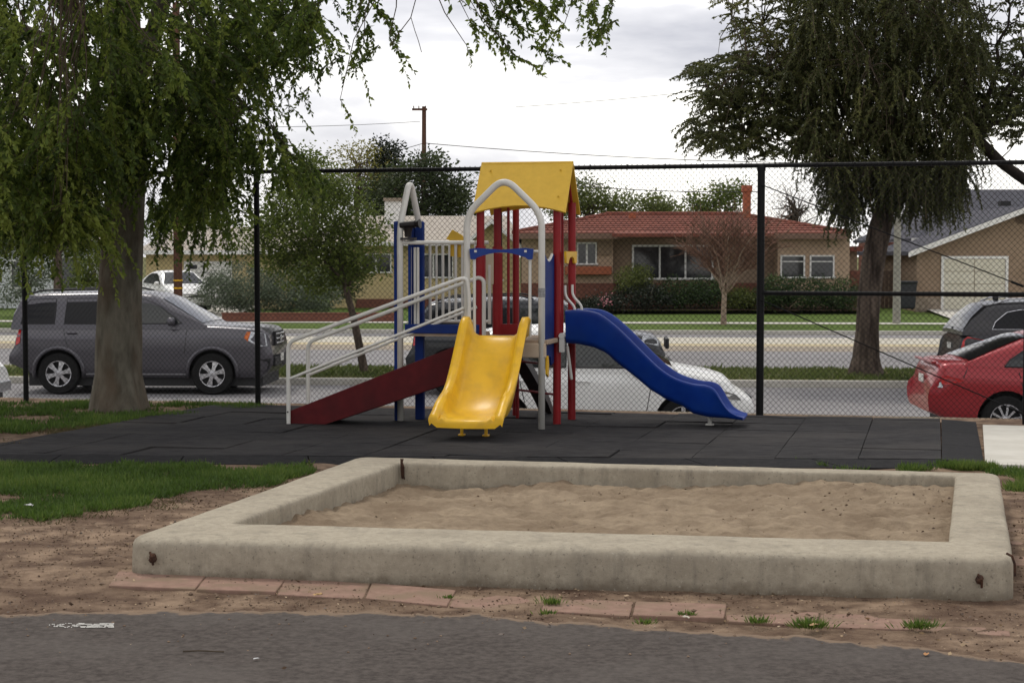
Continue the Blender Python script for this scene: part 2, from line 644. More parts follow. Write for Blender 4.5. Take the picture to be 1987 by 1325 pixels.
for i in range(3):
    A, B = Vector((3.205, 13.0)), Vector((3.985, 16.20))
    A2, B2 = Vector((3.50, 12.93)), Vector((4.285, 16.13))
    t0, t1 = i / 3, (i + 1) / 3 - 0.002
    p = [A.lerp(B, t0), A2.lerp(B2, t0), A2.lerp(B2, t1), A.lerp(B, t1)]
    b_ = MB()
    b_.add([(p[0].x, p[0].y, -.05), (p[1].x, p[1].y, -.05), (p[2].x, p[2].y, -.05), (p[3].x, p[3].y, -.05),
            (p[0].x, p[0].y, MATZ), (p[1].x, p[1].y, .004), (p[2].x, p[2].y, .004), (p[3].x, p[3].y, MATZ)],
           [(0, 1, 5, 4), (1, 2, 6, 5), (2, 3, 7, 6), (3, 0, 4, 7), (4, 5, 6, 7), (0, 3, 2, 1)])
    b_.build('edging', M_tile2, mat_root)

# concrete pad right of the mat
mb = MB()
pp = [G(1912, 907), G(2300, 915), G(2300, 838), G(1907, 829)]
mb.prism([(p.x, p.y) for p in pp], lambda p: (p[0], p[1], -0.1), lambda p: (p[0], p[1], 0.024))
tag(mb.build('concrete_pad', M_pale), kind='structure')

# ------------------------------------------------------------------ street side
TS = R(4.0)
US = Vector((math.cos(TS), -math.sin(TS), 0))
VS = Vector((math.sin(TS), math.cos(TS), 0))


def ST(u, v, z=0.0):
    return US * u + VS * v + Vector((0, 0, z))


def strip(name, v0_, v1_, z0_, z1_, m, u0_=-70, u1_=70, nu=2, nv=2):
    b_ = MB()
    b_.grid([[tuple(ST(u0_ + (u1_ - u0_) * i / (nu - 1), v0_ + (v1_ - v0_) * j / (nv - 1), z0_ + (z1_ - z0_) * j / (nv - 1))) for i in range(nu)] for j in range(nv)])
    return tag(b_.build(name, m), kind='structure')


def kerb(name, v_, m=None, h=0.13, wd=0.16, u0_=-70, u1_=70):
    b_ = MB()
    c = ST((u0_ + u1_) / 2, v_, ROADZ + h / 2 - 0.05)
    b_.box(c, (u1_ - u0_, wd, h + 0.1), -TS)
    return tag(b_.build(name, m or M_pale, bevel=0.02), kind='structure')


strip('service_road', 15.5, 32.42, ROADZ, ROADZ, M_road)
kerb('kerb', 32.5)
strip('median_grass', 32.58, 35.9, ROADZ + .12, ROADZ + .13, M_drygrass, nu=40, nv=6)
kerb('kerb', 36.0)
strip('main_road', 36.08, 53.6, ROADZ, ROADZ, M_road)
M_lane = mat('pale_lane', (0.40, 0.375, 0.315), (0.47, 0.445, 0.38), 1.5, 0.9)
M_ylw = mat('yellow_road_paint', (0.39, 0.33, 0.20), (0.44, 0.375, 0.24), 4, 0.8)
M_worn = mat('worn_lane', (0.24, 0.205, 0.165), (0.29, 0.25, 0.20), 2, 0.9)
strip('pale_lane', 48.1, 51.6, ROADZ + .004, ROADZ + .004, M_lane)
strip('yellow_lane_marking', 46.9, 48.1, ROADZ + .006, ROADZ + .006, M_ylw)
strip('worn_lane', 44.4, 46.9, ROADZ + .004, ROADZ + .004, M_worn)
kerb('kerb', 53.7)
strip('parkway_grass', 53.78, 57.6, ROADZ + .12, ROADZ + .16, M_lawn)
strip('sidewalk', 57.6, 59.0, ROADZ + .175, ROADZ + .175, M_pale)
strip('lawn', 59.0, 84, ROADZ + .17, ROADZ + .50, M_lawn, nu=30, nv=10)
# red painted piece of kerb at the far left
mb = MB()
mb.box(ST(-16.6, 53.6, ROADZ + .03), (1.6, .05, .13), -TS)
tag(mb.build('red_kerb_paint', mat('red_kerb_paint', (0.33, 0.05, 0.04), (0.4, 0.08, 0.06), 6)), kind='structure')
# planting bed in front of the red-roofed house
mb = MB()
a, b = P(1170, 600, 65.6), P(1680, 600, 65.6)
mb.grid([[(a.x, 64.3, -.50), (b.x, 64.3, -.50)], [(a.x, 67, -.44), (b.x, 67, -.44)]])
tag(mb.build('planting_bed', mat('mulch', (0.06, 0.035, 0.025), (0.11, 0.07, 0.05), 8, 0.95, 0.8, 40)), kind='structure')
# driveways
mb = MB()
a, b = P(1826, 640, 60), P(1990, 640, 60)
mb.grid([[(a.x - .6, 53.2, -.76), (b.x + 2.4, 53.0, -.76)], [(a.x, 57, -.712), (b.x + 2.5, 57, -.712)], [(a.x + .9, 66, -.52), (b.x + 3.0, 66, -.52)]])
tag(mb.build('driveway', M_pale), kind='structure')
mb = MB()
mb.grid([[(-14.8, 54.9, -.755), (-9.5, 54.5, -.755)], [(-14.6, 60, -.69), (-9.9, 60, -.69)], [(-14.6, 70.5, -.42), (-9.9, 70.5, -.42)]])
tag(mb.build('driveway', M_pale), kind='structure')

# ================================================================== SANDBOX
SBZ = 0.185
sand_root = empty('sandbox', (0, 0, 0))
tag(sand_root, 'square concrete sandbox with rounded rim, filled with sand, in the foreground', 'sandbox')
o_fl, o_fr, o_br, o_bl = G(243, 1043, SBZ), G(1968, 1083, SBZ), G(1940, 917, SBZ), G(692, 885, SBZ)
i_fl, i_fr, i_br, i_bl = G(452, 1013, SBZ), G(1840, 1049, SBZ), G(1853, 922, SBZ), G(775, 897, SBZ)


def rounded(quad, r, n):
    o = []
    for i in range(4):
        a, b, c = quad[i - 1], quad[i], quad[(i + 1) % 4]
        d1, d2 = (a - b).normalized() * r, (c - b).normalized() * r
        for j in range(n + 1):
            t = j / n
            o.append((b + d1) * (1 - t) ** 2 + b * 2 * t * (1 - t) + (b + d2) * t * t)
    return o


def densify(ring, per):
    o = []
    n = len(ring)
    for i in range(n):
        a, b = ring[i], ring[(i + 1) % n]
        k = max(1, int((b - a).length / per))
        for j in range(k):
            o.append(a.lerp(b, j / k))
    return o


def ringpair(qo, qi, ro, ri, n):
    """outer and inner rings with equal counts by sampling each side equally."""
    def sample(q, r):
        o = []
        for i in range(4):
            a, b, c = q[i], q[(i + 1) % 4], q[(i + 2) % 4]
            d = (b - a)
            L_ = d.length
            d = d.normalized()
            e_ = (c - b).normalized()
            for j in range(n):
                o.append(a + d * (r + (L_ - 2 * r) * j / n))
            p0, p1 = b - d * r, b + e_ * r
            for j in range(8):
                t = j / 8
                o.append(p0 * (1 - t) ** 2 + b * 2 * t * (1 - t) + p1 * t * t)
        return o
    return sample(qo, ro), sample(qi, ri)


ro, ri = ringpair([o_fl, o_fr, o_br, o_bl], [i_fl, i_fr, i_br, i_bl], 0.12, 0.025, 46)
rows = []
prof = [(-.01, -0.10), (-.01, 0.0), (-.006, 0.07), (0.0, 0.135), (0.006, 0.153), (0.025, 0.168), (0.06, 0.178), (0.12, 0.184), (0.35, 0.186), (0.65, 0.186), (0.92, 0.185), (0.975, 0.180), (0.995, 0.168), (1.0, 0.150), (1.0, 0.05), (1.0, -0.12)]
for t, z in prof:
    row = []
    for a, b in zip(ro, ri):
        p = a.lerp(b, t)
        nz = noise.noise(Vector((p.x * 1.3, p.y * 1.3, z * 3)))
        n2 = noise.noise(Vector((p.x * 6, p.y * 6, z * 8)))
        wob = 0.004 * nz + 0.0025 * n2
        row.append((p.x + wob * (1 if t < .5 else 0), p.y + wob, z + 0.35 * wob + (0.002 * n2 if z > .1 else 0)))
    rows.append(row)
mb = MB()
mb.grid(rows, True)
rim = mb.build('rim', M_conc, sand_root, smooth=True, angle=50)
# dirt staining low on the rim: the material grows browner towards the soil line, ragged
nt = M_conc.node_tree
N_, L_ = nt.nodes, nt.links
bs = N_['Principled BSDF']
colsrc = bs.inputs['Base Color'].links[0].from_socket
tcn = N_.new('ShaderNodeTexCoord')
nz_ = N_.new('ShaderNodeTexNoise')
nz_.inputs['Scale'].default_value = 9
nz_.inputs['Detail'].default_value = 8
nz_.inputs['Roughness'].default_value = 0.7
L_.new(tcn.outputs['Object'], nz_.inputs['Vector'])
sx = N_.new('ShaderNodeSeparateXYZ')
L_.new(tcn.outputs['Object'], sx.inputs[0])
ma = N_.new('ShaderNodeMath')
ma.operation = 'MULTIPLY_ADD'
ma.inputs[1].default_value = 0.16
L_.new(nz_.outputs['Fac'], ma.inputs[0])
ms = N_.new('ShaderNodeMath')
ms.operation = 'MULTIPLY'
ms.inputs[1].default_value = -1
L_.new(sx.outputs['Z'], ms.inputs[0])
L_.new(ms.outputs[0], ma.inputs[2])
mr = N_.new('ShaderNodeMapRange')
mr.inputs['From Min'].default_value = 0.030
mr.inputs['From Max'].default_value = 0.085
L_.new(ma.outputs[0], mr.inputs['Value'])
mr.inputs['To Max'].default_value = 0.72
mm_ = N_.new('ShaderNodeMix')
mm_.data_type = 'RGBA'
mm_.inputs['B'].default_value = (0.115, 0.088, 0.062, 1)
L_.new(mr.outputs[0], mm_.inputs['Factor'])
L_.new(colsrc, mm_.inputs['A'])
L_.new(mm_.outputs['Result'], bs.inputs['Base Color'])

# pits, specks and drips in the concrete
pit = N_.new('ShaderNodeTexNoise')
pit.inputs['Scale'].default_value = 75
pit.inputs['Detail'].default_value = 4
L_.new(tcn.outputs['Object'], pit.inputs['Vector'])
mp2 = N_.new('ShaderNodeMapping')
mp2.inputs['Scale'].default_value = (5, 5, .7)
L_.new(tcn.outputs['Object'], mp2.inputs['Vector'])
dr_ = N_.new('ShaderNodeTexNoise')
dr_.inputs['Scale'].default_value = 2.2
dr_.inputs['Detail'].default_value = 8
dr_.inputs['Roughness'].default_value = .65
L_.new(mp2.outputs[0], dr_.inputs['Vector'])
src = mm_.outputs['Result']
for nd, f0, f1, amt, cc in ((pit, .62, .70, .6, (.11, .095, .075, 1)), (dr_, .52, .68, .42, (.15, .135, .11, 1)), (pit, .36, .30, .35, (.46, .43, .36, 1))):
    r_ = N_.new('ShaderNodeMapRange')
    r_.inputs['From Min'].default_value = f0
    r_.inputs['From Max'].default_value = f1
    r_.inputs['To Max'].default_value = amt
    L_.new(nd.outputs['Fac'], r_.inputs['Value'])
    x_ = N_.new('ShaderNodeMix')
    x_.data_type = 'RGBA'
    x_.inputs['B'].default_value = cc
    L_.new(r_.outputs[0], x_.inputs['Factor'])
    L_.new(src, x_.inputs['A'])
    src = x_.outputs['Result']
L_.new(src, bs.inputs['Base Color'])

# sand: a trampled surface, banked up to the right
mb = MB()
rows = []
nu_, nv_ = 210, 180
for j in range(nv_):
    t = j / (nv_ - 1)
    l0, l1 = i_fl.lerp(i_bl, t), i_fr.lerp(i_br, t)
    row = []
    for i in range(nu_):
        s_ = i / (nu_ - 1)
        p = l0.lerp(l1, s_)
        z = 0.040 + 0.085 * max(0, s_ - .35) * (0.5 + .9 * t) + 0.02 * t
        z += 0.085 * max(0, 1 - s_ / 0.13) * (1 - t) * .7
        z -= 0.07 * math.exp(-(((s_ - .10) / .10) ** 2 + ((t - .86) / .16) ** 2))
        z += 0.030 * noise.noise(Vector((p.x * 1.6, p.y * 1.6, 2))) + 0.050 * (abs(noise.noise(Vector((p.x * 2.9, p.y * 2.9, 5)))) - .2) + 0.030 * (abs(noise.noise(Vector((p.x * 7.5, p.y * 7.5, 6)))) - .2) + 0.014 * noise.noise(Vector((p.x * 15, p.y * 15, 7))) + 0.004 * noise.noise(Vector((p.x * 25, p.y * 25, 9)))
        row.append((p.x, p.y, z))
    rows.append(row)
rows_sand = rows
mb.grid(rows)
mb.build('sand', M_sand, sand_root, smooth=True, fix=False)


# rusty bolts and a bent strap on the corners
def rusty(px, py, dist, rad, nm):
    p = P(px, py, dist)
    b_ = MB()
    d = Vector((-U.y, U.x, 0)) * -1
    for k in range(3):
        c = p + Vector((rnd.uniform(-.006, .006), -.01 - .004 * k, rnd.uniform(-.018, .018)))
        b_.lathe([(0.0, -.02), (rad, -.02), (rad * .9, .008), (rad * .4, .016), (0, .016)], Matrix.Translation(c) @ Matrix.Rotation(math.pi / 2, 4, 'X') @ Matrix.Rotation(rnd.random(), 4, 'Z'), 7)
    b_.tube([p + Vector((-.012, -.015, .02)), p + Vector((.0, -.035, .0)), p + Vector((.004, -.02, -.04))], .006, 5)
    return b_.build(nm, M_rust, sand_root)


fy_ = lambda px: o_fl.lerp(o_fr, (px - 243) / 1725).y
rusty(297, 1078, fy_(297) - .012, .016, 'rusty_bolt')
rusty(1901, 1121, fy_(1901) - .006, .015, 'rusty_bolt')
p = P(1958, 1080, G(1960, 1166).y + .035)
mb = MB()
mb.tube([p + Vector((-.005, .02, .012)), p + Vector((.012, -.005, .004)), p + Vector((.022, -.012, -.03)), p + Vector((.024, -.012, -.085))], .006, 6)
mb.build('rusty_strap', M_rust, sand_root)
p = P(781, 905, G(775, 897, SBZ).y - .02)
mb = MB()
for k in range(4):
    mb.tube([p + Vector((rnd.uniform(-.02, .02), 0, rnd.uniform(-.09, -.05))), p + Vector((rnd.uniform(-.015, .015), -.012, 0)), p + Vector((rnd.uniform(-.012, .004), 0, .052))], .005, 5)
mb.build('rusty_strap', M_rust, sand_root)

# red pavers in front of and beside the sandbox
M_paver = mat('red_paver', (0.205, 0.130, 0.100), (0.270, 0.175, 0.135), 14, 0.95, 0.8, 70, c3=(0.200, 0.142, 0.100), s3=6.5, f3=1.35)
pav_root = empty('paver_edging')
tag(pav_root, kind='structure')
bx = [(205, 1112), (381, 1119), (535, 1123), (705, 1131), (870, 1145), (1050, 1155), (1225, 1163), (1405, 1171), (1590, 1180), (1775, 1188), (1965, 1197)]
for i in range(len(bx) - 1):
    (xa, ya), (xb, yb) = bx[i], bx[i + 1]
    hgt = 26 + 4 * i / 10
    q = [G(xa + 3, ya + hgt), G(xb - 3, yb + hgt), G(xb + 22 - 3.0 * i, yb), G(xa + 24 - 3.0 * i, ya)]
    sink = rnd.uniform(-0.008, 0.004) - (0.005 if i in (0, 4, 5, 7, 8, 9) else 0.0)
    sink += (.019, .010, -.002)[i] if i < 3 else (-.006 if i == 6 else -.002)
    tl = (rnd.uniform(-.02, .02), rnd.uniform(-.03, .03))
    slab([(p.x + rnd.uniform(-.006, .006), p.y + rnd.uniform(-.006, .006)) for p in q], -.05, 0.002 + sink, 'paver', M_paver, pav_root, 0.006, tl)
for i in range(2):
    q0 = Vector((2.42 + .17 * i + .04, 8.75 + .62 * i, 0))
    q = [q0, q0 + U * .3, q0 + U * .3 + V * .58, q0 + V * .58]
    slab([(p.x, p.y) for p in q], -.05, -0.003 + rnd.uniform(-.004, .002), 'paver', M_paver, pav_root, 0.006)


# ================================================================== grass and litter on the park ground
def grass_blades(name, polys, count, h0, h1, wd, m, zf, patch=0.0, scale=1.3, lean=0.45, parent=None, hold=None, jit=1.0):
    pts, ax, ln, ww, tt = [], [], [], [], []
    xs = [p[0] for q in polys for p in q]
    ys = [p[1] for q in polys for p in q]
    tries = 0
    while len(pts) < count and tries < count * 14:
        tries += 1
        x, y = rnd.uniform(min(xs), max(xs)), rnd.uniform(min(ys), max(ys))
        jx, jy = .16 * noise.noise(Vector((x * 2.2, y * 2.2, 7))) + .08 * noise.noise(Vector((x * 7, y * 7, 2))), .28 * noise.noise(Vector((x * 1.8, y * 1.8, 17))) + .14 * noise.noise(Vector((x * 6, y * 6, 12)))
        if not any(inpoly(x + jx * jit, y + jy * jit, q) for q in polys):
            continue
        nn = noise.noise(Vector((x * scale, y * scale, 3.3))) + 0.5 * noise.noise(Vector((x * 4.1, y * 4.1, 1.3)))
        if nn < patch + rnd.uniform(-.25, .25):
            continue
        if hold and hold(x, y):
            continue
        h = rnd.uniform(h0, h1) * (1 + 0.3 * nn)
        pts.append((x, y, zf(x, y) - 0.004))
        ax.append((rnd.gauss(0, lean), rnd.gauss(0, lean), 1))
        ln.append(h)
        ww.append(wd * rnd.uniform(.7, 1.3))
        tt.append(min(1, max(0, 0.45 + 0.5 * nn + rnd.uniform(-.3, .3))))
    return leaf_obj(name, pts, ax, ln, ww, tt, m, parent)


gz = lambda x, y: -0.012 + bumpy(x, y)
g2 = lambda L__: [(G(x, y).x, G(x, y).y) for x, y in L__]
tag(grass_blades('grass', [g2([(-260, 900), (0, 899), (300, 901), (615, 908), (590, 920), (520, 937), (380, 952), (280, 972), (170, 992), (40, 1008), (-260, 1010)])], 52000, .025, .07, .008, M_grass, gz, -0.42, lean=.65, jit=1.5),
    'bright green turf patch on the left between mat and bare earth', 'grass', kind='stuff')
tag(grass_blades('grass', [g2([(-300, 783), (495, 779), (560, 789), (420, 797), (310, 813), (180, 828), (60, 838), (-300, 848)])], 30000, .035, .085, .010, M_grass, gz, -0.35, lean=.6,
                 hold=lambda x, y: y > fenceY(x) + .05),
    'thin green turf around the big tree trunk by the fence', 'grass', kind='stuff')
M_drybl = leaf_mat('dry_grass_blade', (0.075, 0.06, 0.028), (0.11, 0.085, 0.04), (0.08, 0.10, 0.03), 0.2)
tag(grass_blades('dry_grass', [g2([(-260, 900), (0, 899), (300, 901), (615, 908), (600, 925), (540, 945), (400, 962), (300, 985), (170, 1005), (40, 1020), (-260, 1025)])], 7000, .015, .045, .007, M_drybl, gz, -0.3, lean=.9, jit=2.0),
    'sparse dry blades at the margin of the left turf patch', 'grass', kind='stuff')
tag(grass_blades('dry_grass', [g2([(-300, 835), (60, 834), (310, 808), (385, 803), (180, 842), (0, 868), (-300, 890)])], 9000, .02, .05, .010, M_drybl, gz, -0.1, lean=.8),
    'sparse brown dry grass along the left edge of the mat', 'grass', kind='stuff')
tag(grass_blades('grass', [g2([(1925, 912), (2200, 918), (2200, 960), (1960, 950), (1945, 930)])], 6000, .03, .07, .008, M_grass, gz, -0.6, lean=.6),
    'small green turf patch beside the sandbox corner and concrete pad', 'grass', kind='stuff')
tag(grass_blades('grass', [g2([(1500, 897), (1540, 892), (1600, 902), (1700, 905), (1850, 907), (1930, 909), (1930, 914), (1780, 914), (1500, 905)])], 2600, .03, .08, .007, M_grass, gz, 0.05, 2.5, lean=.5),
    'narrow fringe of grass between sandbox back rim and mat', 'grass', kind='stuff')
tag(grass_blades('grass', [[tuple(ST(u, v))[:2] for u, v in ((-15, 32.75), (15, 32.75), (15, 35.8), (-15, 35.8))]], 30000, .05, .13, .022, leaf_mat('median_blade', (0.05, 0.07, 0.015), (0.095, 0.13, 0.03), (0.15, 0.17, 0.055), .3), lambda x, y: ROADZ + .12, -0.5, .4, lean=.7),
    'yellowish grass on the median strip behind the parked cars', 'grass', kind='stuff')


def tuft(px, py, size, n, label):
    c = G(px, py)
    pts, ax, ln, ww, tt = [], [], [], [], []
    for k in range(n):
        a, r_ = rnd.uniform(0, 6.28), abs(rnd.gauss(0, .5)) * size
        pts.append((r_ * math.cos(a), r_ * .6 * math.sin(a), -.005))
        ax.append((math.cos(a) * rnd.uniform(.1, .9), math.sin(a) * rnd.uniform(.1, .9), 1))
        ln.append(rnd.uniform(.35, .95) * size)
        ww.append(rnd.uniform(.004, .008))
        tt.append(rnd.uniform(.3, 1))
    o = leaf_obj('weed_tuft', pts, ax, ln, ww, tt, M_grass)
    o.location = (c.x, c.y, 0.0)
    o.scale = (.95, .95, .72)
    tag(o, label, 'weed', 'weeds along the asphalt edge')


tuft(1072, 1171, .065, 150, 'small dense weed tuft on the pavers, farthest left of the bushy ones')
tuft(868, 1159, .035, 50, 'tiny weed between two pavers at the front of the sandbox')
tuft(1250, 1209, .05, 90, 'low flat weed at the asphalt edge below mid sandbox')
tuft(1332, 1193, .045, 80, 'small weed just below the sandbox pavers, left of a low pair')
tuft(1470, 1207, .06, 130, 'round weed tuft left of the widest weed clump')
tuft(1572, 1217, .085, 330, 'widest spreading weed clump at the asphalt edge')
tuft(1785, 1218, .075, 230, 'tall rightmost weed tuft in front of the sandbox corner')
tuft(1060, 1190, .045, 60, 'sparse weed sprig between pavers and asphalt, under a denser tuft')

# fallen leaves, pebbles, crumbs of earth
SBP = [(o_fl.x, o_fl.y), (o_fr.x, o_fr.y), (o_br.x, o_br.y), (o_bl.x, o_bl.y)]
pts, ax, ln, ww, tt = [], [], [], [], []
for k in range(42000):
    x, y = rnd.uniform(-3.6, 3.3), rnd.uniform(6.4, 12.9)
    u_, v_ = x, y
    if inpoly(x, y, SBP):
        continue
    ey_ = lerp(top, x)
    if y < ey_ and rnd.random() < (.6 if y > ey_ - .12 else .985):
        continue
    if noise.noise(Vector((x * 1.7, y * 1.7, 31))) + .6 * noise.noise(Vector((x * 5, y * 5, 3))) < rnd.uniform(-.45, .75) - (.35 if y < ey_ + .45 else 0):
        continue
    pts.append((x, y, (gz(x, y) if y > 7.4 else .016) + .006))
    ax.append((rnd.gauss(0, 1), rnd.gauss(0, 1), rnd.uniform(-.15, .3)))
    s_ = rnd.uniform(.006, .017) * (1.8 if rnd.random() < .07 else 1)
    ln.append(s_)
    ww.append(s_ * rnd.uniform(.3, .7))
    tt.append(rnd.random() ** 1.9)
tag(leaf_obj('fallen_leaves', pts, ax, ln, ww, tt, leaf_mat('dead_leaf', (0.055, 0.032, 0.020), (0.12, 0.075, 0.045), (0.40, 0.29, 0.17), 0.0)), 'brown fallen leaves and scraps scattered on the bare earth', 'leaves', kind='stuff')
pts, ax, ln, ww, tt = [], [], [], [], []
for k in range(1500):
    s_, t = rnd.random(), rnd.random() ** .7
    p = i_fl.lerp(i_bl, t).lerp(i_fr.lerp(i_br, t), s_)
    row = rows_sand[min(nv_ - 1, int(t * (nv_ - 1)))][min(nu_ - 1, int(s_ * (nu_ - 1)))]
    if noise.noise(Vector((p.x * 2.2, p.y * 2.2, 41))) + .5 * s_ - .35 < rnd.uniform(-.2, .6):
        continue
    pts.append((row[0], row[1], row[2] + .004))
    ax.append((rnd.gauss(0, 1), rnd.gauss(0, .6), rnd.uniform(-.1, .4)))
    q_ = rnd.uniform(.008, .022)
    ln.append(q_)
    ww.append(q_ * rnd.uniform(.25, .6))
    tt.append(rnd.random() ** 2)
tag(leaf_obj('sand_litter', pts, ax, ln, ww, tt, MATS['dead_leaf']), 'dark leaf scraps strewn over the sand in the sandbox', 'leaves', kind='stuff')
mb = MB()
for k in range(7500):
    x, y = rnd.uniform(-3.2, 3.3), rnd.uniform(6.6, 12.2)
    if inpoly(x, y, [(o_fl.x, o_fl.y), (o_fr.x, o_fr.y), (o_br.x, o_br.y), (o_bl.x, o_bl.y)]):
        continue
    if y < 7.55 - .13 * x and rnd.random() < .93:
        continue
    r_ = rnd.uniform(.003, .0085) * (1.6 if rnd.random() < .04 else 1)
    zz = (gz(x, y) if y > 7.5 else .013) + r_ * .35
    q = [(x + r_ * rnd.uniform(.7, 1.3) * dx, y + r_ * rnd.uniform(.7, 1.3) * dy, zz + r_ * .7 * rnd.uniform(.7, 1.2) * dz) for dx, dy, dz in ((1, 0, 0), (-1, 0, 0), (0, 1, 0), (0, -1, 0), (0, 0, 1), (0, 0, -1))]
    mb.add(q, [(0, 2, 4), (2, 1, 4), (1, 3, 4), (3, 0, 4), (2, 0, 5), (1, 2, 5), (3, 1, 5), (0, 3, 5)])
tag(mb.build('pebbles', mat('pebble', (0.085, 0.056, 0.039), (0.26, 0.19, 0.135), 9, 0.95), fix=False), 'small stones and clods of earth around the sandbox', 'pebbles', kind='stuff')
# single bits of litter
for (px, py, sz, lab, cat, mm) in ((55, 988, .045, 'crumpled white paper scrap lying in the left turf', 'litter', (0.6, 0.6, 0.6)),
                                   (1580, 1222, .028, 'tan leaf lying in the widest weed clump', 'leaf', (0.45, 0.3, 0.17)),
                                   (1330, 1207, .026, 'pale pebble at the asphalt edge below the sandbox', 'stone', (0.5, 0.45, 0.38)),
                                   (1797, 1279, .022, 'small orange leaf lying on the asphalt at the right', 'leaf', (0.42, 0.22, 0.10)),
                                   (617, 1163, .032, 'yellowish leaf on the earth in front of the third paver', 'leaf', (0.45, 0.30, 0.14)),
                                   (498, 1288, .016, 'white speck of litter on the asphalt, left of centre', 'litter', (0.55, 0.55, 0.55))):
    c = G(px, py)
    b_ = MB()
    nseg = 7
    rows = []
    for i in range(nseg):
        row = []
        for j in range(5):
            x, y = (i / (nseg - 1) - .5) * sz * 1.5, (j / 4 - .5) * sz * (1 - .8 * abs(i / (nseg - 1) - .5))
            row.append((x, y, .012 + sz * .35 * abs(noise.noise(Vector((x * 60, y * 60, px)))) + abs(y) * .35))
        rows.append(row)
    b_.grid(rows)
    o = b_.build('litter_scrap' if cat == 'litter' else ('pebble_stone' if cat == 'stone' else 'fallen_leaf'), mat('litter_%d' % px, mm, tuple(k * .75 for k in mm), 30, .8))
    o.location = (c.x, c.y, .008)
    o.rotation_euler = (0, 0, rnd.uniform(0, 3))
    tag(o, lab, cat)
mb = MB()
a = G(355, 1272)
mb.tube([a + Vector((0, 0, .018)), a + Vector((.06, .004, .02)), a + Vector((.16, -.006, .018))], .003, 5)
tag(mb.build('twig', M_twig), 'thin dark twig lying on the asphalt at lower left', 'twig')
# ================================================================== CHAIN-LINK FENCE
FH = 2.385
fence = empty('chain_link_fence', (0, 0, 0))
tag(fence, 'tall black chain-link fence with top rail behind the playground set', 'fence')
PX = [-10.25, -7.70, -5.15, -2.60, -0.125, 2.36, 4.72, 7.2, 9.7]
for i, x in enumerate(PX):
    y = fenceY(x)
    r_ = 0.036 if i == 5 else 0.029
    b_ = MB()
    b_.tube([(x, y, -.35), (x, y, FH - .02)], r_, 12)
    b_.lathe([(r_ * 1.15, -.03), (r_ * 1.15, .0), (r_ * .9, .025), (0, .035)], Matrix.Translation((x, y, FH - .02)), 12)
    b_.build('post', M_black, fence, smooth=True, angle=40)
for i in range(len(PX) - 1):
    xa, xb = PX[i], PX[i + 1]
    A, B = Vector((xa, fenceY(xa), 0)), Vector((xb, fenceY(xb), 0))
    b_ = MB()
    b_.tube([A + Vector((0, 0, FH)), B + Vector((0, 0, FH))], .021, 8, cap=False)
    b_.build('top_rail', M_black, fence, smooth=True)
    L0 = (B - A).length
    d = (B - A) / L0
    nrm = Vector((d.y, -d.x, 0))
    # woven wire: two families of diagonals, one slightly in front of the other
    b_ = MB()
    cx, cz = 0.052, 0.056
    z0, z1 = 0.03, FH + .028
    sl = cz / cx
    rw = 0.0015
    for fam in (1, -1):
        off = nrm * (0.030 + 0.0022 * fam)
        span = (z1 - z0) / sl
        k0 = int(math.floor(-span / cx)) - 1 if fam == 1 else 0
        k1 = int(math.ceil(L0 / cx)) + 1 if fam == 1 else int(math.ceil((L0 + span) / cx)) + 1
        for k in range(k0, k1):
            s0 = k * cx
            t0, t1 = 0.0, 1.0
            sa, sb = s0, s0 + fam * span
            # clip to 0..L0
            lo, hi = min(sa, sb), max(sa, sb)
            if hi <= 0 or lo >= L0:
                continue
            ta = 0.0
            tb = 1.0
            for lim in (0.0, L0):
                if (sa - lim) * (sb - lim) < 0:
                    t = (lim - sa) / (sb - sa)
                    inside_a = 0 <= sa <= L0
                    if inside_a:
                        tb = min(tb, t)
                    elif 0 <= sb <= L0:
                        ta = max(ta, t)
                    else:
                        if (lim - sa) * fam > 0 and ((lim == 0.0) == (fam == 1)):
                            ta = max(ta, t)
                        else:
                            tb = min(tb, t)
            if tb - ta < 0.01:
                continue
            p = A + d * (sa + (sb - sa) * ta) + off + Vector((0, 0, z0 + (z1 - z0) * ta))
            q = A + d * (sa + (sb - sa) * tb) + off + Vector((0, 0, z0 + (z1 - z0) * tb))
            b_.tube([p, q], rw, 4, cap=False)
    tag(b_.build('wire_mesh', M_black, fence, fix=False), kind='stuff')
    b_ = MB()
    for k in range(7):
        c = A.lerp(B, (k + .5) / 7) + Vector((0, 0, FH))
        b_ = MB()
        b_.tube([c + nrm * .033 + Vector((0, 0, -.03)), c + nrm * .026 + Vector((0, 0, .02)), c + Vector((0, 0, .028)), c - nrm * .026], .004, 5)
        b_.build('tie_wire', M_black, fence)
# braced end bays on the right: mid rail and two truss rods each
for i in (5,):
    A, B = Vector((PX[i], fenceY(PX[i]), 0)), Vector((PX[i + 1], fenceY(PX[i + 1]), 0))
    zm = 1.18
    MB().tube([A + Vector((0, 0, zm)), B + Vector((0, 0, zm))], .021, 8, cap=False).build('mid_rail', M_black, fence, smooth=True)
    for (za, zb) in ((FH - .18, zm + .06), (zm - .06, .08)):
        b_ = MB()
        n_ = Vector((-0.24, -.97, 0)) * .045
        b_.tube([A + n_ + Vector((0, 0, za)), B + n_ + Vector((0, 0, zb))], .006, 6)
        b_.tube([A.lerp(B, .94) + n_ + Vector((0, 0, za + (zb - za) * .94)), A.lerp(B, .985) + n_ + Vector((0, 0, za + (zb - za) * .985))], .013, 6)
        b_.build('truss_rod', M_black, fence)

# ================================================================== PLAYGROUND SET
PT = R(13.0)
PA = Vector((-0.405, 15.42, 0))
play = empty('playground_set', PA, -PT)
tag(play, 'playground set with yellow and blue slides, maroon ramp and yellow pitched roof', 'playground set')
PU = Vector((math.cos(PT), -math.sin(PT), 0))
PV = Vector((math.sin(PT), math.cos(PT), 0))


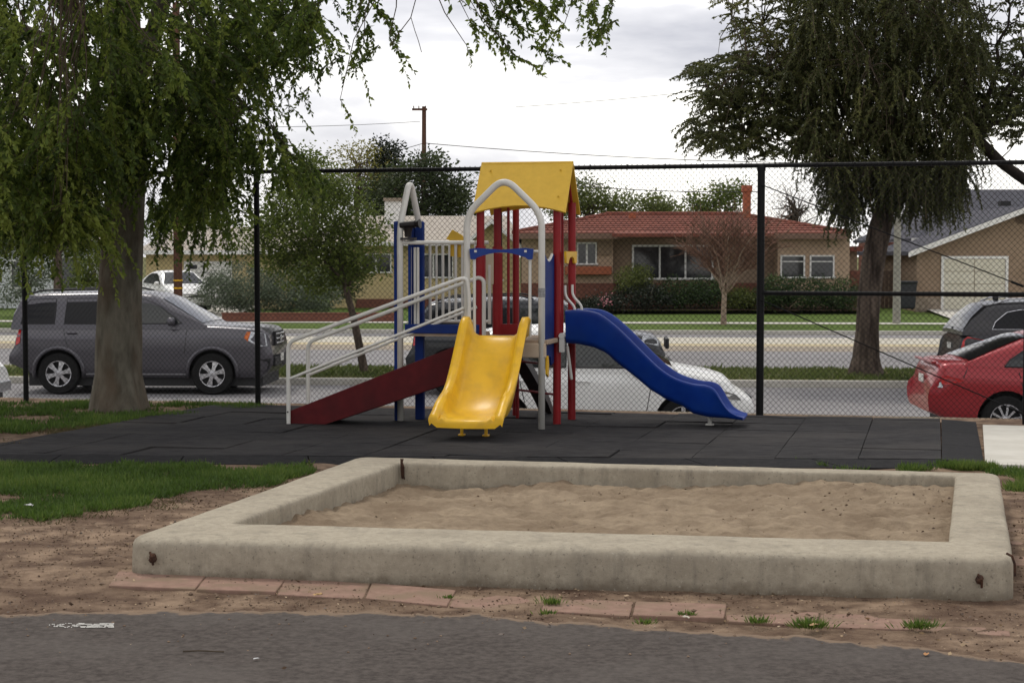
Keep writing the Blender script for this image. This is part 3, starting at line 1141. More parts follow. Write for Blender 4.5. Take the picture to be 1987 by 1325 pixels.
def q(px, py, v):
    """pixel on the vertical plane 'v metres behind the front of the set' -> (u, z)."""
    d = ray(px, py)
    o = Vector((0, 0, CAMH))
    t = ((PA + PV * v) - o).dot(PV) / d.dot(PV)
    h = o + d * t
    return (h - PA).dot(PU), h.z


def pipe(name, pts, r, m, n=10, parent=None, fil=0.0, smooth=True):
    if fil:
        pts = fillet(pts, fil)
    return MB().tube(pts, r, n).build(name, m, parent or play, smooth=smooth, angle=50)


Z0 = MATZ
DK = 0.80
# --- tower posts (red)
posts = [(0.015, 0.47), (0.72, 0.48), (0.06, 0.94), (0.765, 0.94)]
for (u_, v_) in posts:
    pipe('post', [(u_, v_, Z0), (u_, v_, 2.02)], .037, M_red, 12)
# collars where panels clamp to the left posts
for (u_, v_) in (posts[0], posts[2]):
    pipe('post_sleeve', [(u_, v_, DK), (u_, v_, 1.62)], .049, M_red, 12)
pipe('post', [(q(1001, 500, 1.15)[0], 1.15, Z0), (q(1001, 500, 1.15)[0], 1.15, 1.98)], .032, M_red, 12)
for px in (986.5, 1091):
    u_ = q(px, 500, 1.0)[0]
    pipe('thin_bar', [(u_, 1.0, DK - .1), (u_, 1.0, 1.99)], .014, M_red, 8)
# --- roof: two boards with arched eaves
RU0, RU1 = q(917, 412, .36)[0], q(1098, 412, .36)[0]
zr, ze = q(1020, 314, .70)[1], q(1000, 413, .36)[1]


def roof_board(v_e, v_r, name):
    b_ = MB()
    n_ = 16
    th = .018
    top, bot = [], []
    for k in (0, 1):
        for row_t in (0.0, 0.25, 0.5, 0.75, 1.0):
            row = []
            for i in range(n_ + 1):
                s_ = i / n_
                arc = 0.14 * (1 - (2 * s_ - 1) ** 2) if True else 0
                t = arc + (1 - arc) * row_t
                v_ = v_e + (v_r - v_e) * t
                z = ze + (zr - ze) * t
                nv_ = (1 if v_e > v_r else -1)
                sk = 0.0
                row.append((RU0 + (RU1 - RU0) * s_ + sk, v_ - nv_ * th * (k) * .8, z - th * k * .6))
            (top if k == 0 else bot).append(row)
    b_.grid(top)
    b_.grid(bot)
    # rims
    n1_ = n_ + 1
    m_ = 5
    base = m_ * n1_
    f_ = []
    for i in range(n_):
        f_.append((i, i + 1, base + i + 1, base + i))
        k = (m_ - 1) * n1_
        f_.append((k + i, base + k + i, base + k + i + 1, k + i + 1))
    for j in range(m_ - 1):
        f_.append((j * n1_, base + j * n1_, base + (j + 1) * n1_, (j + 1) * n1_))
        k = n_
        f_.append((j * n1_ + k, (j + 1) * n1_ + k, base + (j + 1) * n1_ + k, base + j * n1_ + k))
    b_.f += f_
    o_ = b_.build(name, M_yroof, play)
    for (s_, t) in ((.12, .82), (.88, .82), (.10, .3), (.90, .3)):
        v_, z = v_e + (v_r - v_e) * t, ze + (zr - ze) * t
        MB().box((RU0 + (RU1 - RU0) * s_, v_ + (-.003 if v_e < v_r else .003), z + .002), (.016, .012, .016)).build('bolt', M_yroof, o_)
    return o_


roof_board(.34, .70, 'roof_board')
roof_board(1.06, .702, 'roof_board')
for u_ in (RU0 + .10, RU1 - .06):
    pipe('roof_truss', [(u_, .42, ze + .03), (u_, .70, zr - .06), (u_, .98, ze + .03)], .014, M_red, 6)
# --- main deck
b_ = MB()
b_.box((.36, .47, DK - .02), (.76, .96, .04))
b_.build('deck', mat('deck_plate', (0.33, 0.25, 0.18), (0.42, 0.33, 0.25), 9, .8, .2, 60), play, bevel=.008)
b_ = MB()
b_.box((.40, .005, DK - .09), (.64, .05, .13))
b_.build('deck_beam', mat('tan_beam', (0.45, 0.36, 0.27), (0.5, 0.41, 0.31), 8, .7), play, bevel=.01)
b_ = MB()
b_.box((.16, .93, DK + .04), (.20, .03, .12))
b_.build('toe_board', M_red, play)
# --- front white arch over the yellow slide
uL, uR = q(906, 600, 0)[0], q(1051, 700, 0)[0]
zk = q(1050, 415, 0)[1]
zt = q(975, 356, 0)[1]
um = (uL + uR) / 2
arch = fillet([(uL, 0, Z0), (uL, 0, zk), (um, 0, zt + .055), (uR, 0, zk), (uR, 0, Z0)], .135, 9)
arch_o = MB().tube(arch, .030, 12).build('arch', M_white, play, smooth=True)
zg = q(1052, 568, 0)[1]
MB().tube([(uR, 0, zg - .04), (uR, 0, zg + .04)], .0325, 12).build('sticker', mat('grey_sticker', (0.16, 0.16, 0.16), (0.3, 0.3, 0.3), 60, .6), arch_o)
# blue board and bars between the arch legs
zb = q(970, 488, 0)[1]
pipe('cross_bar', [(uL, 0, zb), (uR, 0, zb)], .012, M_white, 8)
pts = []
u0_, u1_ = q(913, 490, 0)[0], q(1037, 490, 0)[0]
zt_, zb_ = q(970, 482, 0)[1], q(920, 503, 0)[1]
poly = [(u0_, zt_ - .005), (u0_ + .01, zb_), (u0_ + .05, zb_ - .003)]
for k in range(9):
    t = k / 8
    poly.append((u0_ + .07 + (u1_ - u0_ - .14) * t, zb_ + .015 + .045 * math.sin(math.pi * t)))
poly += [(u1_ - .05, zb_ - .003), (u1_ - .01, zb_), (u1_, zt_ - .005), (u1_ - .08, zt_ + .003), ((u0_ + u1_) / 2, zt_ - .012), (u0_ + .08, zt_ + .003)]
bp_ = MB().prism(poly, lambda p_: (p_[0], -.042, p_[1]), lambda p_: (p_[0], -.022, p_[1])).build('blue_board', M_blue, play)
for s_ in (.10, .88):
    MB().box((u0_ + (u1_ - u0_) * s_, -.045, zt_ - .025), (.022, .012, .02)).build('clip', M_white, bp_)
for px in (921, 1029):
    u_, z_ = q(px, 503, .0)
    pipe('guard_bar', [(u_, -.01, z_), (u_, -.01, DK + .03)], .014, M_white, 8)
u_ = q(950, 560, .9)[0]
pipe('guard_bar', [(u_, .9, DK + .1), (u_, .9, 1.45)], .017, M_white, 8)
b_ = MB().box((u_ + .0, .9, 1.42), (.08, .02, .30))
b_.build('pale_plate', mat('cream_plate', (0.52, 0.45, 0.33), (0.57, 0.5, 0.38), 8), play)
# --- yellow slide
yc = 0.285
bed = [(0.0, .835), (.05, .835), (.12, .80), (.22, .70), (.34, .565), (.46, .435), (.58, .325), (.70, .25), (.82, .215), (.94, .205), (1.04, .200), (1.09, .185), (1.10, .165)]


def slide_rows(prof_, wf, hf, c, place):
    rows_ = []
    for k, (s_, z) in enumerate(prof_):
        hw, h = wf(s_), hf(s_)
        t = .050
        sec = [(-hw - .012, h - .055), (-hw - .022, h - .012), (-hw - .006, h + .010), (-hw + t - .004, h + .006), (-hw + t + .012, h - .03), (-hw + t + .035, .030), (-hw + t + .075, .003), (0, 0),
               (hw - t - .075, .003), (hw - t - .035, .030), (hw - t - .012, h - .03), (hw - t + .004, h + .006), (hw + .006, h + .010), (hw + .022, h - .012), (hw + .012, h - .055),
               (hw - .004, .0), (hw - .05, -.035), (0, -.04), (-hw + .05, -.035), (-hw + .004, 0.0)]
        rows_.append([place(s_, c + a, z + b) for a, b in sec])
    return rows_


def interp(prof_, n_):
    o = []
    s0_, s1_ = prof_[0][0], prof_[-1][0]
    pts_ = [Vector((a, b, 0)) for a, b in prof_]
    # Catmull-Rom through the points
    for i in range(len(pts_) - 1):
        p0, p1, p2, p3 = pts_[max(0, i - 1)], pts_[i], pts_[i + 1], pts_[min(len(pts_) - 1, i + 2)]
        for j in range(n_):
            t = j / n_
            v_ = 0.5 * ((2 * p1) + (p2 - p0) * t + (2 * p0 - 5 * p1 + 4 * p2 - p3) * t * t + (3 * p1 - p0 - 3 * p2 + p3) * t ** 3)
            o.append((v_.x, v_.y))
    o.append(prof_[-1])
    return o


pf = interp(bed, 3)
rows = slide_rows(pf, lambda s_: .285 + .02 * max(0, s_ - .6), lambda s_: lerp([(0, .15), (.04, .16), (.10, .165), (.2, .155), (.8, .155), (.92, .12), (1.02, .055), (1.10, .035)], s_), yc, lambda s_, a, z: (a, -.02 - s_, z))
b_ = MB()
b_.grid(rows, True)
n_ = len(rows[0])
b_.f.append(tuple(range(n_)))
b_.f.append(tuple((len(rows) - 1) * n_ + k for k in reversed(range(n_))))
ys = b_.build('yellow_slide', M_yel, play, smooth=True, angle=60)
for px in (896, 943):
    u_ = q(px, 850, -.70)[0]
    MB().tube([(u_, -.70, Z0), (u_, -.70, .24)], .014, 8).build('slide_leg', M_yel, ys)
    MB().box((u_, -.70, Z0 + .01), (.05, .06, .012)).build('foot_plate', M_yel, ys)
# --- blue slide, seen from its side
VN, VF = .47, .93
rimpx = [(1097, 602), (1124, 601), (1150, 604), (1171, 613), (1198, 634), (1228, 663), (1260, 695), (1283, 716), (1310, 733), (1344, 744), (1369, 747), (1384, 753), (1393, 764), (1402, 780), (1414, 797), (1428, 806), (1441, 810)]
botpx = [(1097, 666), (1122, 668), (1150, 674), (1175, 685), (1198, 706), (1228, 729), (1260, 756), (1291, 775), (1323, 788), (1344, 803), (1376, 810), (1407, 812), (1441, 816)]
rim_ = interp([q(x, y, VN) for x, y in rimpx], 3)
bot_ = [q(x, y, VN) for x, y in botpx]
rows = []
cv = (VN + VF) / 2
for (u_, zr_) in rim_:
    zb_ = min(lerp(bot_, u_), zr_ - .02)
    H = zr_ - zb_
    bedz = zb_ + min(.05, H * .45)
    hw = (VF - VN) / 2
    k = min(1, H / .2)
    sec = [(-hw, zb_ + H * .80), (-hw - .014 * k, zr_ - .025 * k), (-hw - .010 * k, zr_ - .006 * k), (-hw + .012, zr_), (-hw + .034, zr_ - .008 * k), (-hw + .040, zr_ - .04 * k), (-hw + .055, bedz + .35 * (zr_ - bedz)), (-hw + .10, bedz), (0, bedz - .008 * k),
           (hw - .10, bedz), (hw - .055, bedz + .35 * (zr_ - bedz)), (hw - .040, zr_ - .04 * k), (hw - .034, zr_ - .008 * k), (hw - .012, zr_), (hw + .010 * k, zr_ - .006 * k), (hw + .014 * k, zr_ - .025 * k), (hw, zb_ + H * .80),
           (hw - .005, zb_ + .05 * k), (hw - .04, zb_), (0, zb_ - .004), (-hw + .04, zb_), (-hw + .005, zb_ + .05 * k)]
    rows.append([(u_, cv + a, z) for a, z in sec])
b_ = MB()
b_.grid(rows, True)
n_ = len(rows[0])
b_.f.append(tuple(range(n_)))
b_.f.append(tuple((len(rows) - 1) * n_ + k for k in reversed(range(n_))))
bsl = b_.build('blue_slide', M_blue, play, smooth=True, angle=62)
u_ = q(1378, 812, cv)[0]
MB().tube([(u_, cv - .02, Z0), (u_, cv - .02, lerp(bot_, u_) + .01)], .018, 8).build('slide_leg', M_white, bsl)
MB().box((u_, cv - .02, Z0 + .008), (.07, .06, .012)).build('foot_plate', M_white, bsl)
# grab bars, small yellow arch and beam at the blue slide's mouth
for v_ in (.52, .86):
    u_ = .80
    pipe('grab_bar', fillet([(u_ - .015, v_, 1.27), (u_ - .015, v_, 1.17), (u_ + .07, v_, 1.08), (u_ + .075, v_, 1.02)], .05, 5), .012, M_white, 8)
poly = []
va, vb = posts[1][1] - .03, posts[3][1] + .03
zt_, zl_ = q(1100, 488, .7)[1], q(1100, 510, .7)[1]
poly = [(va, zt_), (va + .02, zl_), (va + .09, zl_ - .01)]
for k in range(9):
    a_ = math.pi * k / 8
    poly.append(((va + vb) / 2 - .14 * math.cos(a_), zl_ + .055 * math.sin(a_)))
poly += [(vb - .09, zl_ - .01), (vb - .02, zl_), (vb, zt_)]
MB().prism(poly, lambda p_: (.79, p_[0], p_[1]), lambda p_: (.81, p_[0], p_[1])).build('yellow_arch_board', M_yel, play)
pipe('deck_tube', [(.775, .40, DK + .02), (.775, .99, DK + .02)], .026, M_white, 10)
MB().box((.775, .43, DK - .06), (.04, .05, .13)).build('bracket', M_white, play)
pipe('strut', [(.80, .55, DK - .08), (.83, .60, .42)], .014, M_white, 8)
# --- blue side panel between arch and tower
zt_, zb_ = q(1066, 500, .25)[1], q(1066, 712, .25)[1]
poly = [(.03, zb_ + .03), (.06, zb_), (.16, zb_ - .01), (.22, zb_ + .09), (.30, zb_ + .09), (.34, zb_ + .01), (.43, zb_ + .03), (.45, zb_ + .08), (.45, zt_ + .03)]
for k in range(7):
    t = k / 6
    poly.append((.41 - .34 * t, zt_ + .02 - .06 * math.sin(math.pi * t)))
poly += [(.03, zt_ + .03)]
MB().prism(poly, lambda p_: (.675, p_[0], p_[1]), lambda p_: (.70, p_[0], p_[1])).build('side_panel', M_navy, play)
pipe('panel_rim', [(.685, .42 - .36 * k / 8, zt_ + .028 - .06 * math.sin(math.pi * k / 8)) for k in range(9)], .013, M_white, 6)
MB().prism([(.05, .50), (.12, .47), (.14, .58), (.11, .66), (.06, .64)], lambda p_: (.703, p_[0], p_[1]), lambda p_: (.72, p_[0], p_[1])).build('yellow_plate', M_yel, play)
# --- ladder and curved climber behind
ul = q(1004, 800, .98)[0]
pipe('ladder_rail', [(ul, .98, Z0), (ul, .98, DK)], .016, M_red, 8)
for py in (763, 706):
    z_ = q(1040, py, .6)[1]
    pipe('ladder_rung', [(ul, .98, z_), (posts[1][0], posts[1][1], z_)], .011, M_red, 8)
b_ = MB()
rows = []
cl_ = interp([(1.0, 0.0), (1.15, 1.0), (1.3, 2.0), (1.45, 3.0), (1.6, 4.0)], 3)
cpx = [(998, 676), (1018, 706), (1038, 741), (1054, 773), (1064, 801)]
for k in range(13):
    f_ = k / 3
    i_ = min(3, int(f_))
    g_ = f_ - i_
    px_, py_ = cpx[i_][0] * (1 - g_) + cpx[i_ + 1][0] * g_, cpx[i_][1] * (1 - g_) + cpx[i_ + 1][1] * g_
    v_ = 1.0 + .6 * k / 12
    uu, z_ = q(px_, py_, v_)
    rows.append([(uu - .05, v_, z_ - .01), (uu + .06, v_, z_ + .02), (uu + .06, v_ - .05, z_ - .05), (uu - .05, v_ - .05, z_ - .07)])
b_.grid(rows, True)
b_.f += [(0, 1, 2, 3), tuple(12 * 4 + k for k in (3, 2, 1, 0))]
b_.build('curved_climber', mat('black_rail', (0.014, 0.012, 0.013), (0.03, 0.02, 0.02), 12, .5), play, smooth=True, angle=40)
# --- second platform with blue posts, white arch, railing
ua, ub = -.735, -.665
zt2 = q(794, 366, .65)[1]
zk2 = q(775, 440, .45)[1]
pts2 = fillet([(ua, .44, Z0), (ua, .44, zk2), (-.70, .60, zt2 + .03), (-.70, .69, zt2 + .03), (ub, .85, zk2), (ub, .85, Z0)], .12, 9)
MB().tube(pts2, .029, 12).build('arch', M_white, play, smooth=True)
zt_ = q(786, 430, .6)[1]
for (u_, v_, w_) in ((-.775, .47, .045), (-.60, .62, .085)):
    b_ = MB().box((u_, v_, (Z0 + zt_) / 2), (w_, .06, zt_ - Z0))
    b_.build('blue_post', M_navy, play, bevel=.012)
MB().prism([(.46, DK + .06), (.82, DK + .06), (.82, zt_ - .05), (.46, zt_ - .05)], lambda p_: (-.665, p_[0], p_[1]), lambda p_: (-.645, p_[0], p_[1])).build('blue_panel', M_navy, play)
b_ = MB().box((-.33, .64, DK + .02), (.68, .42, .035))
b_.build('deck', MATS['deck_plate'], play)
za, zc = q(840, 629, .44)[1], q(840, 647, .44)[1]
MB().box((-.335, .425, (za + zc) / 2), (.70, .03, za - zc)).build('deck_beam', M_navy, play, bevel=.006)
zrl = q(850, 471, .83)[1]
zbl = q(850, 623, .83)[1]
pipe('top_rail', [(q(776, 471, .44)[0], .44, q(776, 471, .44)[1]), (-.03, .44, q(776, 471, .44)[1])], .019, M_white, 8)
pipe('top_rail', [(ub, .83, zrl), (.0, .83, zrl)], .017, M_white, 8)
pipe('bottom_rail', [(ub, .83, zbl), (.0, .83, zbl)], .014, M_white, 8)
for k in range(9):
    u_ = -.56 + .062 * k
    pipe('baluster', [(u_, .83, zbl), (u_, .83, zrl)], .011 if k % 2 else .014, M_white, 7)
for px in (796, 805, 811):
    u_, z_ = q(px, 480, .5)
    pipe('baluster', [(u_, .5, DK + .03), (u_, .5, z_)], .013, M_white, 7)
# yellow little-house board on the far railing
poly = [q(x, y, .87) for x, y in ((866, 464), (878, 446), (896, 456), (905, 466), (899, 467), (899, 500), (873, 497), (872, 466))]
MB().prism(poly, lambda p_: (p_[0], .86, p_[1]), lambda p_: (p_[0], .88, p_[1])).build('yellow_house_board', M_yroof, play)
# toy telescope on a short bracket
ut, zt3 = q(797, 437, .46)
M_toy = mat('black_toy_plastic', (0.012, 0.009, 0.010), rough=.4)
tel = MB().tube([(ut - .09, .44, zt3 - .002), (ut + .055, .42, zt3 + .008)], [.030, .034], 12).build('toy_telescope', M_toy, play, smooth=True, angle=40)
MB().tube([(ut + .05, .42, zt3 + .008), (ut + .075, .418, zt3 + .009), (ut + .10, .415, zt3 + .012)], [.024, .030, .043], 12).build('eyepiece', M_toy, tel, smooth=True, angle=40)
MB().tube([(ut - .02, .44, zt3 - .02), (ut - .02, .44, zt3 - .06), (ut - .02, .44, zt3 - .11)], [.05, .035, .03], 10).build('swivel', M_toy, tel, smooth=True, angle=40)
MB().box((ut - .015, .44, zt3 - .125), (.13, .09, .022)).build('mount_plate', M_toy, tel)
MB().tube([(ut - .015, .44, zt3 - .13), (ut - .015, .44, q(776, 471, .44)[1])], .013, 8).build('stem', M_white, tel)
# --- ramp and handrails
ra, rb = q(563, 797, 0), q(893, 668, 0)
rc, rd = q(632, 829, 0), q(884, 737, 0)
poly = [(ra[0], ra[1]), (rb[0], rb[1]), (rd[0] + .03, rd[1]), (rc[0], max(rc[1], Z0)), (ra[0], Z0)]
for v_ in (0.0, .40):
    MB().prism(poly, lambda p_: (p_[0], v_ - .012, p_[1]), lambda p_: (p_[0], v_ + .02, p_[1])).build('ramp_side_board', M_maroon, play, bevel=.004)
sl_ = (rb[1] - ra[1]) / (rb[0] - ra[0])
b_ = MB()
b_.add([(ra[0], .021, ra[1] - .10), (ra[0], .387, ra[1] - .10), (rb[0] + .1, .387, rb[1] - .06), (rb[0] + .1, .021, rb[1] - .06),
        (ra[0] + .08, .021, Z0), (ra[0] + .08, .387, Z0), (rb[0] + .1, .387, rb[1] - .10), (rb[0] + .1, .021, rb[1] - .10)],
       [(0, 1, 2, 3), (4, 7, 6, 5), (0, 4, 5, 1), (2, 6, 7, 3), (1, 5, 6, 2), (0, 3, 7, 4)])
b_.build('ramp_plate', MATS['deck_plate'], play)
for (v_, b0, t0, t1, e0, m0, m1, near) in ((-.035, (560, 830), (561, 672), (893, 541), None, (562, 736), (900, 598), True),
                                           (.425, (598, 775), (599, 672), (930, 538), (939, 655), (600, 728), (905, 604), False)):
    u_, _ = q(b0[0], b0[1], v_)
    zt_ = q(t0[0], t0[1], v_)[1]
    ue, zee = q(t1[0], t1[1], v_)
    s0 = q(577 if near else 613, 660, v_)
    zb_ = Z0 if near else max(Z0, q(b0[0], b0[1], v_)[1] - .04)
    pts_ = [(u_, v_, zb_), (u_, v_, s0[1] + .0), (ue, v_, zee)]
    if near:
        pts_ += [(ue + .06, v_, zee), (ue + .08, v_, zee - .14), (ue + .08, v_, DK)]
    else:
        u2, z2 = q(e0[0], e0[1], v_)
        pts_ += [(u2, v_, zee - .03), (u2, v_, DK - .02)]
    pts_[1] = (u_, v_, q(t0[0] + 2, 664, v_)[1] - .0)
    hr = pipe('handrail', fillet(pts_, .075, 6), .0185, M_white, 10)
    a_, c_ = q(m0[0], m0[1], v_), q(m1[0], m1[1], v_)
    MB().tube([(u_, v_, a_[1]), (c_[0] + (.1 if not near else .0), v_, c_[1] + (.04 if not near else 0))], .0135, 8).build('mid_rail', M_white, hr, smooth=True, angle=50)
    if near:
        MB().box((u_ - .0, v_ - .019, .13), (.014, .008, .014)).build('bolt', M_trim, hr)
#--PART3--
# ================================================================== CARS
def car(name, label, sp, loc, yaw, paint, group=None, detail=True):
    root = empty(name, loc, yaw)
    tag(root, label, 'car', group)
    L, W = sp['L'], sp['W'] / 2
    zt, zb, gh, belt = sp['top'], sp['bot'], sp['roof'], sp['belt']
    xa, xb = -L / 2, L / 2
    endr, endf = sp.get('er', .55), sp.get('ef', .8)

    def wx(x):
        k = 1.0
        if x > xb - endf:
            k -= sp.get('kf', .20) * ((x - xb + endf) / endf) ** 2.4
        if x < xa + endr:
            k -= sp.get('kr', .13) * ((xa + endr - x) / endr) ** 2.4
        return W * k

    RING = [(0, 0), (.80, 0), (.93, .03), (.975, .12), (.99, .26), (1, .42), (1, .58), (.998, .74), (.992, .80), (.965, .855), (.953, .91), (.928, .96), (.87, .99), (.6, 1.0), (0, 1.0)]

    def half(x):
        a, b = lerp(zb, x), lerp(zt, x)
        w_ = wx(x)
        return [(w_ * fy, a + (b - a) * fz + (.018 if fy < .7 and fz > .5 else 0)) for fy, fz in RING]

    def bshape(x, z):
        # bumpers bulge at mid height
        if x > xb - .35:
            t = (x - xb + .35) / .35
            return x - t * lerp(sp['nose'], z)
        if x < xa + .35:
            t = (xa + .35 - x) / .35
            return x + t * lerp(sp['tail'], z)
        return x

    def by(x, z):
        h = half(x)[1:12]
        for (y0, z0), (y1, z1) in zip(h, h[1:]):
            if z0 <= z <= z1:
                return y0 + (y1 - y0) * (z - z0) / max(1e-6, z1 - z0)
        return h[-1][0] if z > h[-1][1] else h[0][0]

    ns = 70
    rows = []
    for i in range(ns + 1):
        x = xa + (xb - xa) * i / ns
        h = half(x)
        ring = [(bshape(x, z), y, z) for y, z in h] + [(bshape(x, z), -y, z) for y, z in reversed(h[1:-1])]
        rows.append(ring)
    mb_ = MB()
    mb_.grid(rows, True)
    n_ = len(rows[0])
    mb_.f.append(tuple(reversed(range(n_))))
    mb_.f.append(tuple(ns * n_ + k for k in range(n_)))
    body = mb_.build('body', paint, root, smooth=True, angle=38)
    body.data.materials.append(M_trim)
    # wheel arches
    Rw = sp['R']
    cut = MB()
    for x in sp['wheels']:
        for s_ in (1, -1):
            M_ = Matrix.Translation((x, s_ * (W - .12), Rw + .015)) @ Matrix.Rotation(math.pi / 2, 4, 'X')
            nn = 28
            ra_ = Rw + sp.get('gap', .055)
            vs_ = [M_ @ Vector((ra_ * math.cos(2 * math.pi * k / nn), ra_ * math.sin(2 * math.pi * k / nn), h)) for h in (-.2, .2) for k in range(nn)]
            fs_ = [(k, (k + 1) % nn, nn + (k + 1) % nn, nn + k) for k in range(nn)] + [tuple(range(nn)), tuple(nn + k for k in range(nn))]
            cut.add(vs_, fs_)
    cob = cut.build('arch_cutter', M_trim)
    cob.matrix_world = body.matrix_world.copy()
    cob.parent = root
    md = body.modifiers.new('arches', 'BOOLEAN')
    md.object = cob
    md.operation = 'DIFFERENCE'
    md.solver = 'EXACT'
    try:
        md.material_mode = 'TRANSFER'
    except Exception:
        pass
    bpy.context.view_layer.update()
    dg = bpy.context.evaluated_depsgraph_get()
    me2 = bpy.data.meshes.new_from_object(body.evaluated_get(dg))
    body.modifiers.clear()
    body.data = me2
    me2.polygons.foreach_set('use_smooth', [True] * len(me2.polygons))
    me2.set_sharp_from_angle(angle=R(38))
    bpy.data.objects.remove(cob)
    # flared lips
    if sp.get('flare'):
        for x in sp['wheels']:
            for s_ in (1, -1):
                pts_ = []
                for k in range(15):
                    a_ = math.pi * (-.06 + 1.12 * k / 14)
                    xx, zz = x + (Rw + .075) * math.cos(a_), Rw + .015 + (Rw + .075) * math.sin(a_)
                    pts_.append((xx, s_ * (by(xx, max(zz, lerp(zb, xx) + .05)) - .005), zz))
                MB().tube(pts_, .040, 6).build('wheel_arch_flare', paint, root, smooth=True)
    # cabin
    tum = sp.get('tum', .30)

    def wb(x):
        return wx(max(xa + .25, min(xb - .6, x))) * .945

    def gy(x, z):
        return wb(x) - tum * (z - lerp(belt, x))

    g0, g1 = gh[0][0], gh[-1][0]
    rows = []
    xs_ = sorted(set([g0 + (g1 - g0) * i / 46 for i in range(47)] + [p_[0] for p_ in gh]))
    for x in xs_:
        zr_, zb_ = lerp(gh, x), lerp(belt, x)
        h = max(.01, zr_ - zb_)
        k = min(1, h / .35)
        w0 = wb(x)
        w1 = w0 - tum * h
        hh = [(w0 + .004, zb_ - .06), (w0, zb_), ((w0 + w1) / 2, zb_ + h * .5), (w1 + .035 * k, zr_ - .10 * k), (w1 + .005 * k, zr_ - .055 * k), (w1 - .05 * k, zr_ - .02 * k), (w1 - .14 * k, zr_ - .002), (w1 * .5, zr_ + .012), (0, zr_ + .016)]
        rows.append([(x, y, z) for y, z in hh] + [(x, -y, z) for y, z in reversed(hh[:-1])])
    mb_ = MB()
    mb_.grid(rows)
    n_ = len(rows[0])
    mb_.f.append(tuple(range(n_)))
    mb_.f.append(tuple((len(rows) - 1) * n_ + k for k in range(n_)))
    cab = mb_.build('cabin', paint, root, smooth=True, angle=30)
    # screens front and back
    for nm, (x0, x1), gm in (('windshield', sp['ws'], M_glass), ('rear_window', sp['rw'], M_tint)):
        rows = []
        for i in range(9):
            x = x0 + (x1 - x0) * i / 8
            zr_, zb_ = lerp(gh, x), lerp(belt, x)
            h = max(.01, zr_ - zb_)
            k = min(1, h / .35)
            w1 = (wb(x) - tum * h - .10 * k - .035)
            rows.append([(x, w1 * (j / 6 - 1), zr_ + .016 - .014 * (j / 6 - 1) ** 2 + .008) for j in range(13)])
        MB().grid(rows).build(nm, gm, root, smooth=True)
    for nm, poly, gm in sp['glass']:
        for s_ in (1, -1):
            P2 = []
            npoly = len(poly)
            for i in range(npoly):
                a_, c_ = poly[i], poly[(i + 1) % npoly]
                for j in range(4):
                    P2.append((a_[0] + (c_[0] - a_[0]) * j / 4, a_[1] + (c_[1] - a_[1]) * j / 4))
            o_ = MB().prism(P2, lambda p_: (p_[0], s_ * (gy(p_[0], p_[1]) + .010), p_[1]), lambda p_: (p_[0], s_ * (gy(p_[0], p_[1]) - .012), p_[1])).build(nm, gm, root)
            cx_, cz_ = sum(p_[0] for p_ in poly) / npoly, sum(p_[1] for p_ in poly) / npoly
            MB().tube([(p_[0], s_ * (gy(p_[0], p_[1]) + .009), p_[1]) for p_ in P2 + P2[:1]], .009, 5).build('window_seal', sp.get('seal', M_trim), o_)
    # wheels
    tyre_m = rim_m = None
    wmats = M_chrome
    for x in sp['wheels']:
        for s_ in (1, -1):
            we = empty('wheel', (x, s_ * (W - .105), Rw), 0 if s_ < 0 else math.pi, root)
            if tyre_m is None:
                Mx = Matrix.Rotation(math.pi / 2, 4, 'X')
                rr = Rw * sp.get('rim', .66)
                tyre_m = MB().lathe([(rr * .97, -.09), (rr, -.10), (Rw * .93, -.105), (Rw * .985, -.085), (Rw, -.05), (Rw, .05), (Rw * .985, .085), (Rw * .93, .105), (rr, .10), (rr * .97, .085), (rr * .95, .02), (rr * .95, -.06), (rr * .97, -.09)], Mx, 36).mesh('tyre', M_tyre, True, 40)
                b2 = MB()
                b2.lathe([(rr * .99, .088), (rr * .985, .10), (rr * .93, .098), (rr * .90, .06), (rr * .90, -.06)], Mx, 36)
                ks = sp.get('spokes', 6)
                for k in range(ks):
                    a_ = 2 * math.pi * (k + .25) / ks
                    ca, sa = math.cos(a_), math.sin(a_)
                    w0_, w1_ = rr * sp.get('sw', .17), rr * sp.get('sw', .17) * sp.get('sflare', 1.35)
                    pr = [(rr * .12, -w0_), (rr * .5, -w0_ * .85), (rr * .93, -w1_), (rr * .93, w1_), (rr * .5, w0_ * .85), (rr * .12, w0_)]
                    b2.prism(pr, lambda p_: Mx @ Vector((p_[0] * ca - p_[1] * sa, p_[0] * sa + p_[1] * ca, .084 - .012 * (p_[0] / rr))), lambda p_: Mx @ Vector((p_[0] * ca - p_[1] * sa, p_[0] * sa + p_[1] * ca, .05)))
                b2.lathe([(0, .098), (rr * .14, .097), (rr * .20, .086), (rr * .22, .05)], Mx, 18)
                rim_m = b2.mesh('rim', wmats, True, 35)
                dm = MB().lathe([(0, .0), (rr * .93, .0)], Mx, 24).mesh('brake_disc', M_trim)
            for nm, me_ in (('tyre', tyre_m), ('rim', rim_m), ('brake_disc', dm)):
                o_ = bpy.data.objects.new(nm, me_)
                COL.objects.link(o_)
                o_.parent = we
    # patches laid on the sides: lamps, seams, mouldings
    for nm, poly, mm in sp.get('patch', []):
        for s_ in (1, -1):
            P2 = []
            for i in range(len(poly)):
                a_, c_ = poly[i], poly[(i + 1) % len(poly)]
                for j in range(3):
                    P2.append((a_[0] + (c_[0] - a_[0]) * j / 3, a_[1] + (c_[1] - a_[1]) * j / 3))
            MB().prism(P2, lambda p_: (bshape(p_[0], p_[1]), s_ * (by(p_[0], p_[1]) + .012), p_[1]), lambda p_: (bshape(p_[0], p_[1]), s_ * (by(p_[0], p_[1]) - .03), p_[1])).build(nm, mm, root, smooth=False)
